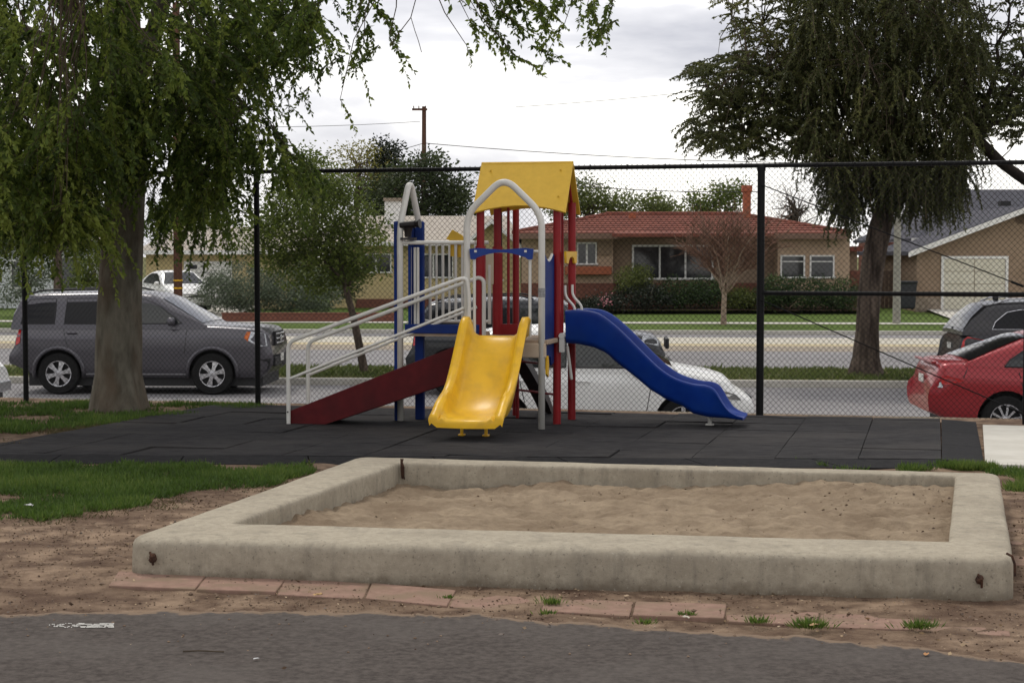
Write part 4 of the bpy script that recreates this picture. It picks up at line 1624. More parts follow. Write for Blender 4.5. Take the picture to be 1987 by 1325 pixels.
    for pts_ in sp.get('seams', []):
        for s_ in (1, -1):
            pp_ = []
            for (x0, z0), (x1, z1) in zip(pts_, pts_[1:]):
                for j in range(5):
                    x, z = x0 + (x1 - x0) * j / 5, z0 + (z1 - z0) * j / 5
                    pp_.append((x, s_ * (by(x, z) - .0015), z))
            x, z = pts_[-1]
            pp_.append((x, s_ * (by(x, z) - .0015), z))
            MB().tube(pp_, .006, 5).build('door_seam', M_trim, root)
    for (x, z) in sp.get('handles', []):
        for s_ in (1, -1):
            MB().tube([(x - .09, s_ * (by(x, z) + .004), z), (x - .05, s_ * (by(x, z) + .03), z + .006), (x + .05, s_ * (by(x, z) + .03), z + .006), (x + .09, s_ * (by(x, z) + .004), z)], .014, 6).build('door_handle', sp.get('hm', paint), root, smooth=True)
    if 'mirror' in sp:
        x, z = sp['mirror']
        for s_ in (1, -1):
            y = s_ * (wx(x) + .04)
            M_ = Matrix.Translation((x, y, z)) @ Matrix.Diagonal((.075, .10, .075, 1))
            b2 = MB().lathe([(0, -1), (.7, -.85), (1, -.3), (1, .3), (.7, .85), (0, 1)], M_, 12)
            b2.box((x - .02, y - s_ * .09, z - .05), (.05, .12, .04))
            b2.build('mirror', sp.get('mm', paint), root, smooth=True, angle=50)
    # end details: (name, centre x, z, half width, height, thickness, material)
    for nm, x, y, z, hw, hh, th, mm in sp.get('ends', []):
        MB().box((x, y, z), (th, hw * 2, hh)).build(nm, mm, root, bevel=.012)
    # underside
    MB().box((0, 0, Rw * .75), (L * .86, W * 1.7, Rw * .7)).build('underbody', M_trim, root)
    if sp.get('rails'):
        x0, x1 = sp['rails']
        for s_ in (1, -1):
            pts_ = []
            for k in range(9):
                x = x0 + (x1 - x0) * k / 8
                h_ = lerp(gh, x)
                pts_.append((x, s_ * (wb(x) - tum * (h_ - lerp(belt, x)) - .05), h_ + (.05 if 0 < k < 8 else .0)))
            MB().tube(pts_, .018, 6).build('roof_rail', sp.get('railm', M_trim), root, smooth=True)
    return root


def paint(name, c, rough=.28, metal=.3, c2=None):
    return mat(name, c, c2 or tuple(k * .92 for k in c), 3, rough, metal=metal, coat=.35)


P_grey = paint('grey_metallic_paint', (0.088, 0.084, 0.096), .30, .5)
P_dark = paint('charcoal_paint', (0.022, 0.024, 0.028), .3, .3)
P_black = paint('dark_graphite_paint', (0.022, 0.021, 0.024), .3, .3)
P_wht = paint('white_paint', (0.80, 0.80, 0.78), .3, 0)
P_red = paint('red_car_paint', (0.30, 0.014, 0.020), .28, .25)

SUV = dict(L=4.80, W=1.95, R=.365, wheels=(-1.50, 1.20), gap=.075, rim=.63, spokes=6, sw=.16, sflare=1.5, flare=True, tum=.20, er=.4, ef=.55, kf=.11, kr=.06,
           top=[(-2.4, 1.10), (-2.3, 1.19), (-2.0, 1.20), (1.15, 1.205), (1.3, 1.20), (1.9, 1.165), (2.2, 1.13), (2.33, 1.09), (2.4, 1.04)],
           bot=[(-2.4, .52), (-2.1, .40), (-1.9, .28), (1.7, .27), (2.1, .28), (2.4, .36)],
           nose=[(.25, .40), (.42, .22), (.55, .14), (.72, .14), (.80, .19), (1.0, .21), (1.12, .24)], tail=[(.3, .22), (.45, .02), (.66, 0), (.74, .10), (1.0, .14), (1.2, .18)],
           belt=[(-2.4, 1.19), (1.3, 1.20)],
           roof=[(-2.34, 1.20), (-2.30, 1.45), (-2.20, 1.67), (-2.09, 1.735), (-1.7, 1.770), (-.7, 1.79), (-.1, 1.775), (.12, 1.745), (.28, 1.68), (1.10, 1.20)],
           ws=(.30, 1.03), rw=(-2.33, -2.22),
           glass=[('quarter_window', [(-2.17, 1.235), (-2.08, 1.58), (-2.0, 1.655), (-1.55, 1.67), (-1.58, 1.235)], M_tint),
                  ('rear_door_window', [(-1.40, 1.235), (-1.36, 1.67), (-.56, 1.68), (-.56, 1.235)], M_tint),
                  ('front_door_window', [(-.46, 1.235), (-.46, 1.68), (-.02, 1.665), (.22, 1.58), (.68, 1.245)], M_glass)],
           patch=[('tail_lamp', [(-2.37, .86), (-2.37, 1.16), (-2.27, 1.16), (-2.24, .9)], M_redl),
                  ('head_lamp', [(1.84, .95), (1.88, 1.10), (2.24, 1.07), (2.31, .86), (2.02, .85)], M_lamp),
                  ('turn_lamp', [(1.76, 1.0), (1.81, 1.10), (1.875, 1.10), (1.835, .93)], M_amber), ('bumper_trim', [(1.95, .40), (1.95, .60), (2.32, .64), (2.34, .42)], M_trim),
                  ('side_moulding', [(-1.0, .70), (.72, .70), (.72, .735), (-1.0, .735)], P_grey),
                  ('step_trim', [(-1.02, .345), (.74, .345), (.74, .37), (-1.02, .37)], M_chrome)],
           seams=[[(-1.43, 1.19), (-1.30, .72)], [(-.51, 1.19), (-.51, .36)], [(.76, 1.19), (.72, .72)]],
           handles=[(-1.26, 1.07), (-.34, 1.06)], mirror=(.50, 1.28), rails=(-2.1, -.2),
           ends=[('grille', 2.195, 0, .96, .40, .26, .06, M_trim), ('grille_bar', 2.232, 0, 1.04, .38, .03, .03, M_chrome), ('grille_bar', 2.234, 0, .96, .37, .03, .03, M_chrome), ('grille_bar', 2.234, 0, .88, .35, .03, .03, M_chrome), ('badge', 2.250, 0, .96, .06, .10, .02, M_chrome),
                 ('lower_grille', 2.225, 0, .56, .62, .16, .06, M_trim), ('number_plate', 2.268, 0, .62, .15, .14, .015, M_white)])

s1 = SUV
cx_ = ((18 + 555) / 2)
dist = 31.45
c0 = P(cx_, 768, dist)
car('grey_suv', 'grey boxy SUV with six-spoke alloy wheels parked behind the big tree trunk', s1, (c0.x + .17, dist, ROADZ), -R(2.0), P_grey, 'cars parked on the service road')

CUV = dict(SUV)
CUV.update(L=4.65, W=1.9, R=.37, wheels=(-1.52, 1.28), flare=False, spokes=5,
           patch=[('tail_lamp', [(-2.30, .86), (-2.30, 1.13), (-2.16, 1.14), (-2.2, .88)], M_redl), ('head_lamp', [(1.75, .93), (1.80, 1.04), (2.15, 1.0), (2.2, .86)], M_lamp)],
           top=[(-2.33, 1.06), (-2.2, 1.13), (-1.9, 1.14), (1.1, 1.12), (1.3, 1.10), (1.8, 1.05), (2.1, 1.0), (2.25, .93), (2.33, .85)],
           belt=[(-2.3, 1.13), (1.2, 1.11)],
           roof=[(-2.2, 1.14), (-2.1, 1.38), (-1.9, 1.60), (-1.7, 1.645), (-.6, 1.68), (.1, 1.66), (.4, 1.62), (1.25, 1.105)], ws=(.48, 1.18), rw=(-2.19, -1.93),
           glass=[('quarter_window', [(-1.95, 1.17), (-1.82, 1.50), (-1.40, 1.55), (-1.40, 1.17)], M_tint), ('rear_door_window', [(-1.3, 1.17), (-1.27, 1.56), (-.42, 1.58), (-.42, 1.17)], M_tint), ('front_door_window', [(-.34, 1.17), (-.34, 1.58), (.2, 1.56), (.82, 1.17)], M_glass)],
           ends=[('grille', 2.24, 0, .88, .4, .18, .06, M_trim), ('lower_grille', 2.28, 0, .52, .6, .16, .05, M_trim)], mirror=(.72, 1.2), rails=(-1.8, -.1))
cc = P((785 + 1312) / 2, 768, 31.2)
car('charcoal_suv', 'charcoal SUV parked behind the playground set, mostly hidden by the slides', CUV, (cc.x, 31.2, ROADZ), -R(2.5), P_dark, 'cars parked on the service road')

TIG = dict(CUV)
TIG.update(L=4.45, W=1.85, wheels=(-1.35, 1.25), seal=M_chrome, railm=M_chrome, R=.35, tum=.27,
           top=[(-2.23, 1.03), (-2.1, 1.12), (-1.9, 1.13), (1.1, 1.12), (1.3, 1.10), (1.8, 1.04), (2.05, .98), (2.23, .85)],
           bot=[(-2.23, .46), (-2.0, .32), (1.8, .27), (2.23, .36)],
           roof=[(-2.12, 1.13), (-1.95, 1.36), (-1.70, 1.575), (-1.45, 1.625), (-.6, 1.665), (.1, 1.65), (.4, 1.60), (1.25, 1.10)], rw=(-2.10, -1.74), ws=(.46, 1.18),
           glass=[('quarter_window', [(-1.62, 1.17), (-1.56, 1.30), (-1.36, 1.46), (-1.15, 1.50), (-1.05, 1.505), (-1.05, 1.17)], M_tint), ('rear_door_window', [(-1.0, 1.17), (-1.0, 1.51), (-.28, 1.56), (-.28, 1.17)], M_tint), ('front_door_window', [(-.2, 1.17), (-.2, 1.56), (.2, 1.54), (.85, 1.17)], M_glass)],
           patch=[('tail_lamp', [(-2.19, .80), (-2.19, 1.0), (-2.12, 1.05), (-1.72, .99), (-1.70, .84)], M_redl), ('head_lamp', [(1.7, .9), (1.75, 1.0), (2.1, .95), (2.1, .82)], M_lamp)],
           tail=[(.3, .22), (.45, .03), (.62, 0), (.72, .04), (.9, .06), (1.12, .16)], rails=(-1.5, .0),
           ends=[('rear_wiper', -2.06, .05, 1.16, .03, .05, .12, M_trim), ('roof_aerial', -1.38, 0, 1.68, .015, .07, .10, M_trim), ('number_plate', -2.17, 0, .86, .16, .11, .02, M_white)])
cc = P(1838, 700, 30.6)
car('dark_suv', 'dark grey SUV with chrome-edged side window, rear end behind the red sedan', TIG, (cc.x + 2.2, 30.6 - .1, ROADZ), -R(3.0), P_black, 'cars parked on the service road')

SED = dict(L=4.54, W=1.76, R=.315, wheels=(-1.28, 1.32), gap=.05, rim=.66, spokes=10, sw=.075, sflare=1.1, tum=.34, er=.40, ef=.8, kf=.2, kr=.09,
           top=[(-2.27, .92), (-2.18, 1.02), (-2.08, 1.045), (-1.75, 1.05), (-1.4, 1.03), (-.6, .955), (.3, .945), (.95, .95), (1.3, .925), (1.8, .84), (2.1, .75), (2.27, .62)],
           bot=[(-2.27, .40), (-2.0, .27), (-1.6, .22), (1.7, .19), (2.0, .20), (2.27, .28)],
           nose=[(.2, .12), (.35, .02), (.5, 0), (.6, .04), (.75, .2)], tail=[(.25, .16), (.4, .03), (.58, 0), (.70, .02), (.74, .10), (.95, .13), (1.05, .10)],
           belt=[(-2.0, 1.04), (-1.4, 1.0), (-.9, .955), (.3, .94), (1.2, .93)],
           roof=[(-1.80, 1.045), (-1.45, 1.19), (-1.05, 1.345), (-.80, 1.41), (-.4, 1.452), (.0, 1.455), (.25, 1.425), (.45, 1.36), (1.22, .93)], ws=(.40, 1.15), rw=(-1.74, -.95),
           glass=[('rear_door_window', [(-1.30, 1.0), (-1.22, 1.09), (-1.05, 1.20), (-.85, 1.29), (-.62, 1.335), (-.32, 1.35), (-.32, .975)], M_glass), ('front_door_window', [(-.24, .975), (-.24, 1.35), (.1, 1.335), (.35, 1.25), (.86, .96)], M_glass)],
           patch=[('tail_lamp', [(-2.19, .78), (-2.19, .86), (-2.10, .885), (-1.88, .845), (-1.82, .815), (-2.08, .77)], M_redl),
                  ('reverse_lamp', [(-2.22, .73), (-2.22, .80), (-2.195, .80), (-2.14, .73)], M_lamp),
                  ('head_lamp', [(1.55, .70), (1.62, .77), (2.05, .68), (2.1, .58), (1.8, .6)], M_lamp)],
           seams=[[(-1.12, .95), (-1.02, .5)], [(-.28, .94), (-.28, .3)], [(.9, .92), (.86, .5), (.80, .3)], [(-1.75, 1.03), (-1.83, .85)]],
           handles=[(-.98, .80), (-.12, .79)], mirror=(.72, .99),
           ends=[('boot_lip', -2.16, 0, 1.04, .62, .03, .07, P_red), ('number_plate', -2.21, 0, .80, .16, .11, .02, M_white)])
dr = 23.3
cc = P(1766, 780, dr - .88)
car('red_sedan', 'red sedan parked at the right edge, its tail end in view', SED, (cc.x + 2.58, dr, ROADZ), -R(3.0), P_red, 'cars parked on the service road')

HAT = dict(SED)
HAT.update(L=3.98, W=1.72, R=.31, wheels=(-1.24, 1.08), ends=[('grille', 1.95, 0, .55, .4, .12, .06, M_trim)],
           top=[(-1.99, .95), (-1.9, 1.02), (-1.5, 1.03), (-.6, .985), (.3, .975), (.75, .985), (1.0, .975), (1.45, .895), (1.75, .80), (1.99, .62)],
           bot=[(-1.99, .40), (-1.7, .25), (1.5, .2), (1.99, .28)],
           belt=[(-1.9, 1.01), (-1.2, .99), (.3, .97), (.95, .975)],
           roof=[(-1.86, 1.02), (-1.75, 1.22), (-1.58, 1.42), (-1.35, 1.475), (-.5, 1.515), (-.1, 1.50), (.1, 1.45), (1.0, .975)], ws=(.08, .93), rw=(-1.85, -1.6),
           glass=[('rear_door_window', [(-1.35, 1.01), (-1.25, 1.30), (-.8, 1.39), (-.42, 1.40), (-.42, 1.0)], M_glass), ('front_door_window', [(-.34, 1.0), (-.34, 1.40), (-.05, 1.385), (.62, .995)], M_glass)],
           patch=[('tail_lamp', [(-1.93, .78), (-1.93, .98), (-1.75, .98), (-1.78, .8)], M_redl), ('head_lamp', [(1.38, .69), (1.42, .745), (1.80, .655), (1.84, .585), (1.62, .60)], mat('smoked_lamp', (0.10, 0.10, 0.10), (0.2, 0.19, 0.18), 12, .2))],
           seams=[[(-1.05, .98), (-.95, .55)], [(-.38, .97), (-.38, .3)], [(.70, .97), (.62, .5), (.58, .3)]], handles=[(-.98, .83), (-.20, .82)], mirror=(.50, 1.01), spokes=5, sw=.13, mm=M_trim)
dw = 23.2
cc = P(1466, 790, dw - .85)
car('white_hatchback', 'white hatchback parked behind the blue slide', HAT, (cc.x - 1.96, dw, ROADZ), -R(3.0), P_wht, 'cars parked on the service road')

PKP = dict(CUV)
PKP.update(L=4.9, W=1.95, ends=[('grille', 2.38, 0, .88, .45, .26, .10, M_chrome), ('grille', 2.425, 0, .88, .42, .10, .04, M_trim), ('lower_grille', 2.42, 0, .52, .6, .16, .05, M_trim), ('bumper_bar', 2.42, 0, .66, .85, .14, .12, M_chrome)], wheels=(-1.5, 1.5),
           top=[(-2.45, 1.06), (-2.3, 1.13), (-1.9, 1.14), (1.1, 1.15), (1.4, 1.14), (1.9, 1.12), (2.2, 1.08), (2.4, 1.0), (2.45, .92)],
           bot=[(-2.45, .5), (-2.1, .36), (2.0, .32), (2.45, .42)], nose=[(.3, .2), (.5, .02), (.7, 0), (.9, .03), (1.1, .1)],
           patch=[('head_lamp', [(2.08, .88), (2.08, 1.02), (2.36, .98), (2.36, .82)], M_lamp)])
cc = P(17, 760, 22.4)
car('white_pickup', 'white vehicle at the left edge with only its chrome nose in view', PKP, (cc.x - 2.92, 23.2, ROADZ), -R(2.0), P_wht, 'cars parked on the service road')

cc = P(340, 575, 66)
SE2 = dict(SED)
SE2['ends'] = [('grille', 2.2, 0, .55, .4, .12, .06, M_trim)]
car('white_sedan', 'small white sedan far off in the driveway of the cream house', SE2, (cc.x + .1, 65.5, -.52), R(-62), P_wht)
#--PART4--
# ================================================================== HOUSES
M_cream = mat('cream_stucco', (0.50, 0.40, 0.21), (0.55, 0.45, 0.25), 2, .9, .15, 40)
M_tan = mat('tan_stucco', (0.265, 0.192, 0.132), (0.31, 0.228, 0.16), 2, .9, .2, 30)
M_pink = mat('pinkish_stucco', (0.40, 0.29, 0.20), (0.46, 0.34, 0.24), 2, .9, .15, 30)
M_trimw = mat('white_trim', (0.68, 0.67, 0.63), (0.74, 0.73, 0.70), 3, .6)
M_door = mat('cream_garage_door', (0.56, 0.53, 0.42), (0.62, 0.59, 0.48), 2, .7)
M_shp = mat('pale_shingles', (0.30, 0.265, 0.225), (0.42, 0.38, 0.33), 6, .9, .5, 30, stretch=(1, 1, 4))
M_shd = mat('slate_shingles', (0.050, 0.050, 0.060), (0.085, 0.085, 0.10), 6, .9, .5, 30, stretch=(1, 1, 4))
M_tilr = mat('red_roof_tile', (0.150, 0.052, 0.038), (0.215, 0.080, 0.056), 5, .85, .6, 14, c3=(0.115, 0.043, 0.034), s3=.6, f3=.6, stretch=(1.6, .7, 1))
M_brick = mat('dark_red_brick', (0.13, 0.055, 0.04), (0.21, 0.095, 0.07), 9, .9, .4, 30, stretch=(1, 1, 3))
M_terra = mat('terracotta', (0.30, 0.095, 0.05), (0.36, 0.125, 0.07), 5, .85)
M_stone = mat('stone_veneer', (0.20, 0.16, 0.12), (0.34, 0.28, 0.22), 6, .9, .6, 14)


def bx_(name, x0, x1, y0, y1, z0, z1, m, parent, bevel=0):
    return MB().box(((x0 + x1) / 2, (y0 + y1) / 2, (z0 + z1) / 2), (abs(x1 - x0), abs(y1 - y0), abs(z1 - z0))).build(name, m, parent, bevel=bevel)


def window(parent, x0, x1, z0, z1, yf, cols=1, fm=None, sash=False, fw=.06):
    """frame proud of the wall at yf, pane set back inside it, muntins."""
    fm = fm or M_trimw
    wf = MB()
    wf.box(((x0 + x1) / 2, yf - .03, z1 - fw / 2), (x1 - x0, .09, fw))
    wf.box(((x0 + x1) / 2, yf - .04, z0 + fw / 2), (x1 - x0 + .1, .13, fw))
    for x in (x0 + fw / 2, x1 - fw / 2):
        wf.box((x, yf - .03, (z0 + z1) / 2), (fw, .088, z1 - z0 - 2 * fw + .002))
    wo = wf.build('window', fm, parent)
    wid = (x1 - x0 - 2 * fw)
    for k in range(cols):
        a_ = x0 + fw + wid * k / cols
        MB().box((a_ + wid / cols / 2, yf - .012, (z0 + z1) / 2), (wid / cols - .002, .02, z1 - z0 - 2 * fw)).build('pane', M_pane, wo)
        if k:
            MB().box((a_, yf - .035, (z0 + z1) / 2), (.07, .06, z1 - z0 - 2 * fw)).build('mullion', fm, wo)
    if sash:
        MB().box(((x0 + x1) / 2, yf - .03, z0 + (z1 - z0) * .72), (x1 - x0 - 2 * fw, .03, .04)).build('sash_bar', M_trim if sash == 2 else fm, wo)
    return wo


def hip_roof(name, ev, rg, th, m, parent, soffit=None):
    """ev: eave (x0,x1,y0,y1,z); rg: ridge (x0,x1,y,z)"""
    x0, x1, y0, y1, z = ev
    a, b, y, zr_ = rg
    b_ = MB()
    b_.add([(x0, y0, z), (x1, y0, z), (x1, y1, z), (x0, y1, z), (a, y, zr_), (b, y, zr_), (x0, y0, z - th), (x1, y0, z - th), (x1, y1, z - th), (x0, y1, z - th)],
           [(0, 1, 5, 4), (1, 2, 5), (2, 3, 4, 5), (3, 0, 4), (0, 6, 7, 1), (1, 7, 8, 2), (2, 8, 9, 3), (3, 9, 6, 0), (6, 9, 8, 7)])
    return b_.build(name, m, parent)


def gable_front(name, x0, x1, xm, zb, ze_, zp, y0, y1, m, parent):
    """wall with a gable towards the camera"""
    poly = [(x0, zb), (x1, zb), (x1, ze_), (xm, zp), (x0, ze_)]
    return MB().prism(poly, lambda p_: (p_[0], y0, p_[1]), lambda p_: (p_[0], y1, p_[1])).build(name, m, parent)


def gable_roof(name, xl, xm, xr, ze_, zp, y0, y1, th, m, parent):
    poly = [(xl, ze_), (xm, zp), (xr, ze_), (xr, ze_ - th), (xm, zp - th), (xl, ze_ - th)]
    return MB().prism(poly, lambda p_: (p_[0], y0, p_[1]), lambda p_: (p_[0], y1, p_[1])).build(name, m, parent)


X = lambda px, Y: P(px, 500, Y).x
Z = lambda py, Y: P(HX, py, Y).z

# ---- red-tiled house in the middle
h = empty('red_roof_house', (X(1330, 68), 68, -.55))
tag(h, 'tan single-storey house with red tiled roof behind the blue slide', 'house')
h.location = (0, 0, 0)
Yf = 68.0
zE = Z(459, Yf - .6)
bx_('wall', X(1012, Yf), X(1188, Yf), Yf - .5, Yf + 8, -.8, zE, M_pink, h)
bx_('wall', X(1188, Yf) + .003, X(1502, Yf), Yf, Yf + 8, -.8, zE, M_tan, h)
bx_('wall', X(1502, Yf) + .003, X(1640, Yf), Yf - .9, Yf + 8, -.8, zE, M_pink, h)
bx_('brick_base', X(1010, Yf), X(1189, Yf), Yf - .62, Yf - .505, -.8, Z(549, Yf), M_brick, h)
bx_('brick_base', X(1190, Yf), X(1500, Yf), Yf - .12, Yf - .005, -.8, Z(549, Yf), M_brick, h)
rf = hip_roof('roof', (X(996, 67), X(1655, 66), Yf - 1.5, Yf + 9, zE + .14), (X(1175, 73), X(1440, 73), 73, Z(417, 73)), .16, M_tilr, h)
# tile courses on the visible slope as thin raised rows
x0, x1 = X(996, 67), X(1655, 66)
ra_, rb_ = X(1175, 73), X(1440, 73)
zt_ = Z(417, 73)
for k in range(1, 9):
    t = k / 9
    xa_, xb_ = x0 + (ra_ - x0) * t, x1 + (rb_ - x1) * t
    MB().box(((xa_ + xb_) / 2, Yf - 1.5 + (73 - Yf + 1.5) * t, zE + .14 + (zt_ - zE - .14) * t + .012), (xb_ - xa_, .10, .03)).build('tile_course', M_tilr, rf)
MB().tube([(ra_, 73, zt_ + .02), (rb_, 73, zt_ + .02)], .11, 8).build('ridge_tile', M_tilr, rf)
for (xa_, ya_, xb_) in ((x0, Yf - 1.5, ra_), (x1, Yf - 1.5, rb_)):
    MB().tube([(xa_, ya_, zE + .15), (xb_, 73, zt_ + .02)], .09, 6).build('ridge_tile', M_tilr, rf)
bx_('fascia', x0, x1, Yf - 1.52, Yf - 1.46, zE - .1, zE + .11, mat('brown_fascia', (0.17, 0.11, 0.08), (0.2, 0.13, 0.1), 4), h)
bx_('roof_vent', X(1219, 72), X(1232, 72), 71.5, 71.8, Z(424, 72), Z(414, 72), M_terra, rf)
# lower front roof over the middle part
b_ = MB()
xa_, xb_, xc_ = X(1186, 66.5), X(1500, 66.5), X(1330, 70)
b_.add([(xa_, 66.0, zE + .10), (xb_, 66.0, zE + .10), (xb_, 71.5, Z(432, 71.5)), (X(1320, 71.5), 71.5, Z(424, 71.5)), (xa_, 66.0, zE - .03), (xb_, 66.0, zE - .03)], [(0, 1, 2, 3), (0, 4, 5, 1)])
b_.build('porch_roof', M_tilr, rf)
cx0, cx1 = X(1442, 72), X(1455, 72)
ch = bx_('chimney', cx0, cx1, 71.8, 72.3, zE, Z(372, 72), M_terra, rf)
bx_('chimney_pot', cx0 - .05, cx1 + .05, 71.75, 72.35, Z(372, 72), Z(360, 72), M_terra, rf)
yw = Yf - .5
window(h, X(1119, yw), X(1158, yw), Z(514, yw), Z(470, yw), yw, 2)
bx_('flower_box', X(1096, yw), X(1186, yw), yw - .45, yw - .005, Z(533, yw), Z(517, yw), M_terra, h, .03)
bx_('wall_niche', X(1160, yw), X(1185, yw), yw - .10, yw - .003, Z(495, yw), Z(470, yw), M_tan, h)
window(h, X(1226, Yf), X(1384, Yf), Z(543, Yf), Z(475, Yf), Yf, 3, fw=.08)
yw = Yf - .9
window(h, X(1514, yw), X(1562, yw), Z(540, yw), Z(495, yw), yw, 1, sash=True)
window(h, X(1571, yw), X(1619, yw), Z(540, yw), Z(495, yw), yw, 1, sash=True)
bx_('side_wing', X(1641, Yf), X(1668, Yf), Yf + .5, Yf + 6, -.8, Z(488, Yf), M_tan, h)
bx_('side_roof', X(1636, Yf), X(1676, Yf), Yf + .2, Yf + 6.3, Z(488, Yf), Z(478, Yf), M_tilr, h)
bx_('side_brick', X(1640, Yf), X(1680, Yf), Yf - .6, Yf - .1, -.8, Z(525, Yf), M_brick, h)

# ---- cream house on the left
h = empty('cream_house', (0, 0, 0))
tag(h, 'cream house with pale shingle roof and white chimney behind the young tree', 'house')
Yf = 70.0
xl, xr = X(640, Yf), X(905, Yf)
zE = Z(472, Yf)
bx_('wall', xl, X(1004, Yf), Yf, Yf + 8, -.8, zE, M_cream, h)
hip_roof('roof', (xl - .6, X(1012, Yf), Yf - .7, Yf + 9, zE + .05), (X(668, 75), X(985, 75), 74.5, Z(419, 74.5)), .14, M_shp, h)
bx_('fascia', xl - .6, xr + .2, Yf - .74, Yf - .70, zE - .10, zE + .06, M_trimw, h)
xm = X(955, 69)
gy0 = 68.8
gable_front('gable_wall', X(902, gy0), X(1008, gy0), xm, -.8, Z(482, gy0), Z(432, gy0), gy0, Yf - .003, M_cream, h)
gable_roof('gable_roof', X(886, gy0), xm, X(1022, gy0), Z(484, gy0), Z(424, gy0), gy0 - .5, Yf + 4, .16, M_shp, h)
gable_roof('bargeboard', X(885, gy0), xm, X(1023, gy0), Z(485, gy0), Z(425.5, gy0), gy0 - .54, gy0 - .503, .17, M_trimw, h)
ch = bx_('chimney', X(748, 73), X(778, 73), 72.6, 73.4, 1.5, Z(391, 73), M_trimw, h)
bx_('chimney_cap', X(746, 73), X(780, 73), 72.5, 73.5, Z(391, 73), Z(385, 73), M_stone, ch)
window(h, X(700, Yf), X(760, Yf), Z(530, Yf), Z(492, Yf), Yf, 2)
window(h, X(820, Yf), X(880, Yf), Z(540, Yf), Z(492, Yf), Yf, 3)
window(h, X(930, gy0), X(975, gy0), Z(545, gy0), Z(495, gy0), gy0, 2)
bx_('brick_base', X(690, Yf), X(900, Yf), Yf - .12, Yf - .003, -.8, Z(580, Yf), M_brick, h)
# garage wing
Yg = 69.0
zE = Z(489, Yg)
bx_('garage_wall', X(283, Yg), X(560, Yg), Yg, Yg + 7, -.8, zE, M_cream, h)
hip_roof('garage_roof', (X(270, Yg), X(575, Yg), Yg - .6, Yg + 7.6, zE + .05), (X(340, 72), X(600, 72), 72.5, Z(440, 72.5)), .14, M_shp, h)
bx_('fascia', X(270, Yg), X(575, Yg), Yg - .64, Yg - .60, zE - .1, zE + .06, M_trimw, h)
gd = bx_('garage_door', X(357, Yg), X(450, Yg), Yg - .06, Yg - .003, -.6, Z(507, Yg), M_trimw, h)
for k in range(1, 4):
    zz = -.6 + (Z(507, Yg) + .6) * k / 4
    bx_('panel_groove', X(358, Yg), X(449, Yg), Yg - .068, Yg - .061, zz - .015, zz + .015, mat('groove_grey', (0.3, 0.3, 0.29)), gd)
bx_('door_window', X(366, Yg), X(383, Yg), Yg - .075, Yg - .061, Z(522, Yg), Z(514, Yg), M_pane, gd)

# ---- brown house with garage on the right
h = empty('garage_house', (0, 0, 0))
tag(h, 'brown stucco house with gabled cream garage door at the right edge', 'house')
Yg = 66.0
xm = X(1985, Yg)
gable_front('wall', X(1779, Yg), 2 * xm - X(1779, Yg), xm, -.8, Z(485, Yg), Z(412, Yg), Yg, Yg + 9, M_tan, h)
gable_roof('roof', X(1758, Yg), xm, 2 * xm - X(1758, Yg), Z(488, Yg), Z(400, Yg), Yg - .5, Yg + 9.4, .15, M_shd, h)
gable_roof('bargeboard', X(1757, Yg), xm, 2 * xm - X(1757, Yg), Z(489, Yg), Z(401.5, Yg), Yg - .55, Yg - .503, .20, M_trimw, h)
gx0, gx1 = X(1826, Yg), X(1956, Yg)
zt_ = Z(497, Yg)
gdo = MB()
gdo.box(((gx0 + gx1) / 2, Yg - .04, zt_ - .05), (gx1 - gx0, .08, .10))
for xx in (gx0 + .05, gx1 - .05):
    gdo.box((xx, Yg - .04, (zt_ - .1 - .55) / 2), (.10, .078, zt_ - .1 + .55))
gfo = gdo.build('garage_frame', M_trimw, h)
for k in range(2):
    wd = (gx1 - gx0 - .2) / 2
    xx = gx0 + .1 + wd * (k + .5)
    for j in range(4):
        zz0 = -.53 + (zt_ - .1 + .53) * j / 4
        hh = (zt_ - .1 + .53) / 4
        MB().box((xx, Yg - .02, zz0 + hh / 2), (wd - .02, .035, hh - .015)).build('door_panel', M_door, gfo, bevel=.01)
bx_('stone_base', X(1776, Yg), gx0 - .02, Yg - .14, Yg - .003, -.8, Z(577, Yg), M_stone, h)
bx_('stone_base', gx1 + .02, gx1 + 3, Yg - .14, Yg - .003, -.8, Z(577, Yg), M_stone, h)
MB().lathe([(0, .02), (.22, .02), (.22, -.02), (0, -.02)], Matrix.Translation((X(1980, Yg), Yg - .02, Z(424, Yg))) @ Matrix.Rotation(math.pi / 2, 4, 'X'), 16).build('gable_vent', mat('vent_brown', (0.14, 0.1, 0.07)), h)
# main roof behind
Ym = 70.0
zE = Z(463, Ym)
hip_roof('main_roof', (X(1768, Ym), X(1768, Ym) + 16, Ym, Ym + 12, zE), (X(1868, 76), X(1868, 76) + 8.5, 76, Z(368, 76)), .1, M_shd, h)
bx_('main_fascia', X(1768, Ym), X(1768, Ym) + 16, Ym - .05, Ym - .003, zE - .17, zE + .02, M_trimw, h)
bx_('main_wall', X(1790, Ym), X(1790, Ym) + 14, Ym + .6, Ym + 11, -.8, zE - .1, M_tan, h)
bx_('roof_vent', X(1935, 73), X(1955, 73), 72.6, 73, Z(400, 73), Z(391, 73), M_trim, h)
bx_('side_window', X(1738, 72), X(1752, 72), 71.9, 72, Z(545, 72), Z(500, 72), M_trimw, h)
bx_('side_wall', X(1722, 72), X(1768, 72), 72.003, 78, -.8, Z(470, 72), M_brick, h)
